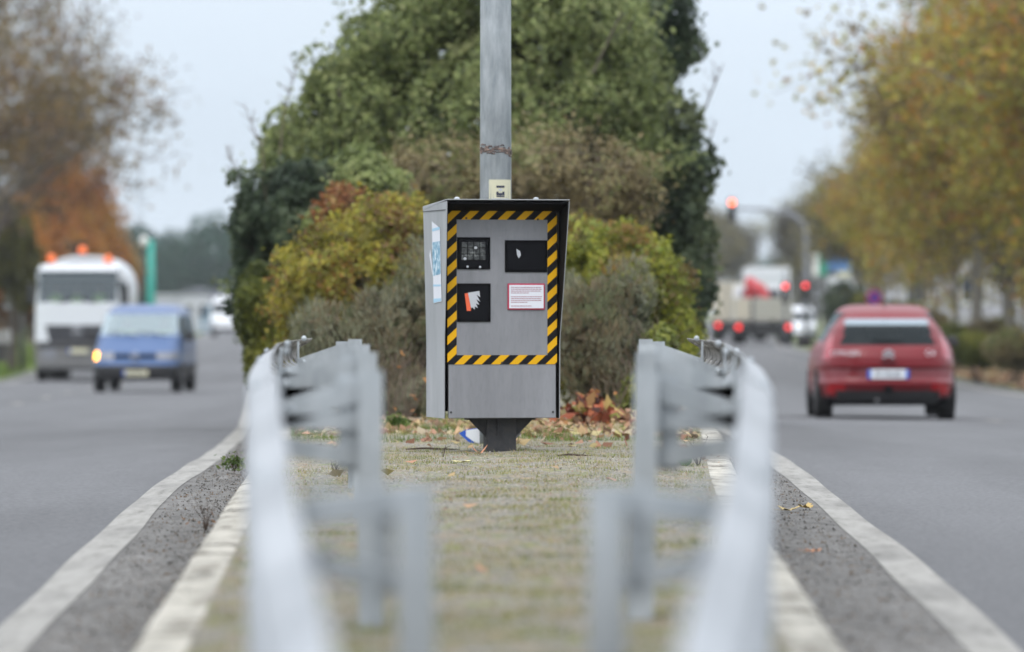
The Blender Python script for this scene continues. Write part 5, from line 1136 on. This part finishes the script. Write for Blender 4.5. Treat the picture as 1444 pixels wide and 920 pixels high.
# bushes and leaf litter under the right trees
for i, (px, py, rx, rz_, D, P_, lab) in enumerate([(1372, 492, 34, 22, 118, OLV, 'olive green bush right of the red car'), (1425, 490, 40, 26, 112, BRW, 'brown bush at the right edge under the trees'), (1340, 478, 26, 20, 135, OLV, 'green bush just behind the right mirror of the red car'), (1400, 470, 40, 20, 140, BRW, 'brown green bush behind the olive one at the right'), (1190, 432, 30, 38, 205, IVYD, 'dark green bush left of the round sign, behind the red car'), (1222, 448, 34, 34, 190, OLV * .7, 'dark olive bush under the round sign'), (1270, 450, 40, 26, 175, OLV * .8, 'olive bush behind the roof of the red car'), (1310, 462, 30, 22, 150, BRW, 'brown bush right of the red car roof')]):
    bush('roadside_bush', lab, lobes_px(D, (px, py, rx, rz_, .8, 0), (px + rx * .5, py + rz_ * .4, rx * .7, rz_ * .8, .6, .3)), 3600, .05, P_, base=ground_z(X(px, D), D), stems=14, lsc=2.5, group='bushes under the right trees', strays=.1)
N = 9000; y = RNG.uniform(75, 200, N); x = np.interp(y, *zip(*RO)) + .4 + RNG.exponential(1.3, N); c = np.stack([x, y, [ground_z(a, b) + .05 for a, b in zip(x, y)]], 1)
tag(npmesh('fallen_leaves', leaf_quads(c, np.tile([0, -.3, 1.0], (N, 1)), .06, .7, .5), 4, 'litter', None, patchcol(c, LIT * .9, 1)), 'orange fallen leaves along the right roadside under the trees', 'fallen leaves', kind='stuff')
N = 20000; y = RNG.uniform(110, 380, N); x = np.interp(y, *zip(*LO)) - .5 - RNG.exponential(2.5, N); z = np.array([ground_z(a, b) for a, b in zip(x, y)]); c = np.stack([x, y, z], 1); hgt = RNG.uniform(.05, .16, N)
v = np.stack([c - [.03, 0, 0], c + [.03, 0, 0], c + np.stack([RNG.normal(0, .04, N), RNG.normal(0, .04, N), hgt], 1)], 1).reshape(-1, 3)
tag(npmesh('grass', v, 3, 'leaf', None, patchcol(c, pal([(.10, .17, .03), (.16, .24, .045), (.20, .26, .06)]), .4)), 'green grass verge along the far side of the left road', 'grass', kind='stuff')

# ------------------------------------------------------------------ misty autumn air
hm = bpy.data.materials.new('haze'); hm.use_nodes = True; t = hm.node_tree; t.nodes.clear()
o_ = t.nodes.new("ShaderNodeOutputMaterial"); pv = t.nodes.new("ShaderNodeVolumePrincipled"); pv.inputs['Density'].default_value = .00018
pv.inputs['Color'].default_value = (.93, .96, 1, 1); pv.inputs['Anisotropy'].default_value = .2; t.links.new(pv.outputs[0], o_.inputs['Volume']); M['haze'] = hm
tag(MB().box((0, 1450, 14), (5200, 3200, 36)).build('haze', 'haze'), 'thin pale mist over the far end of both roads', 'haze', kind='stuff')
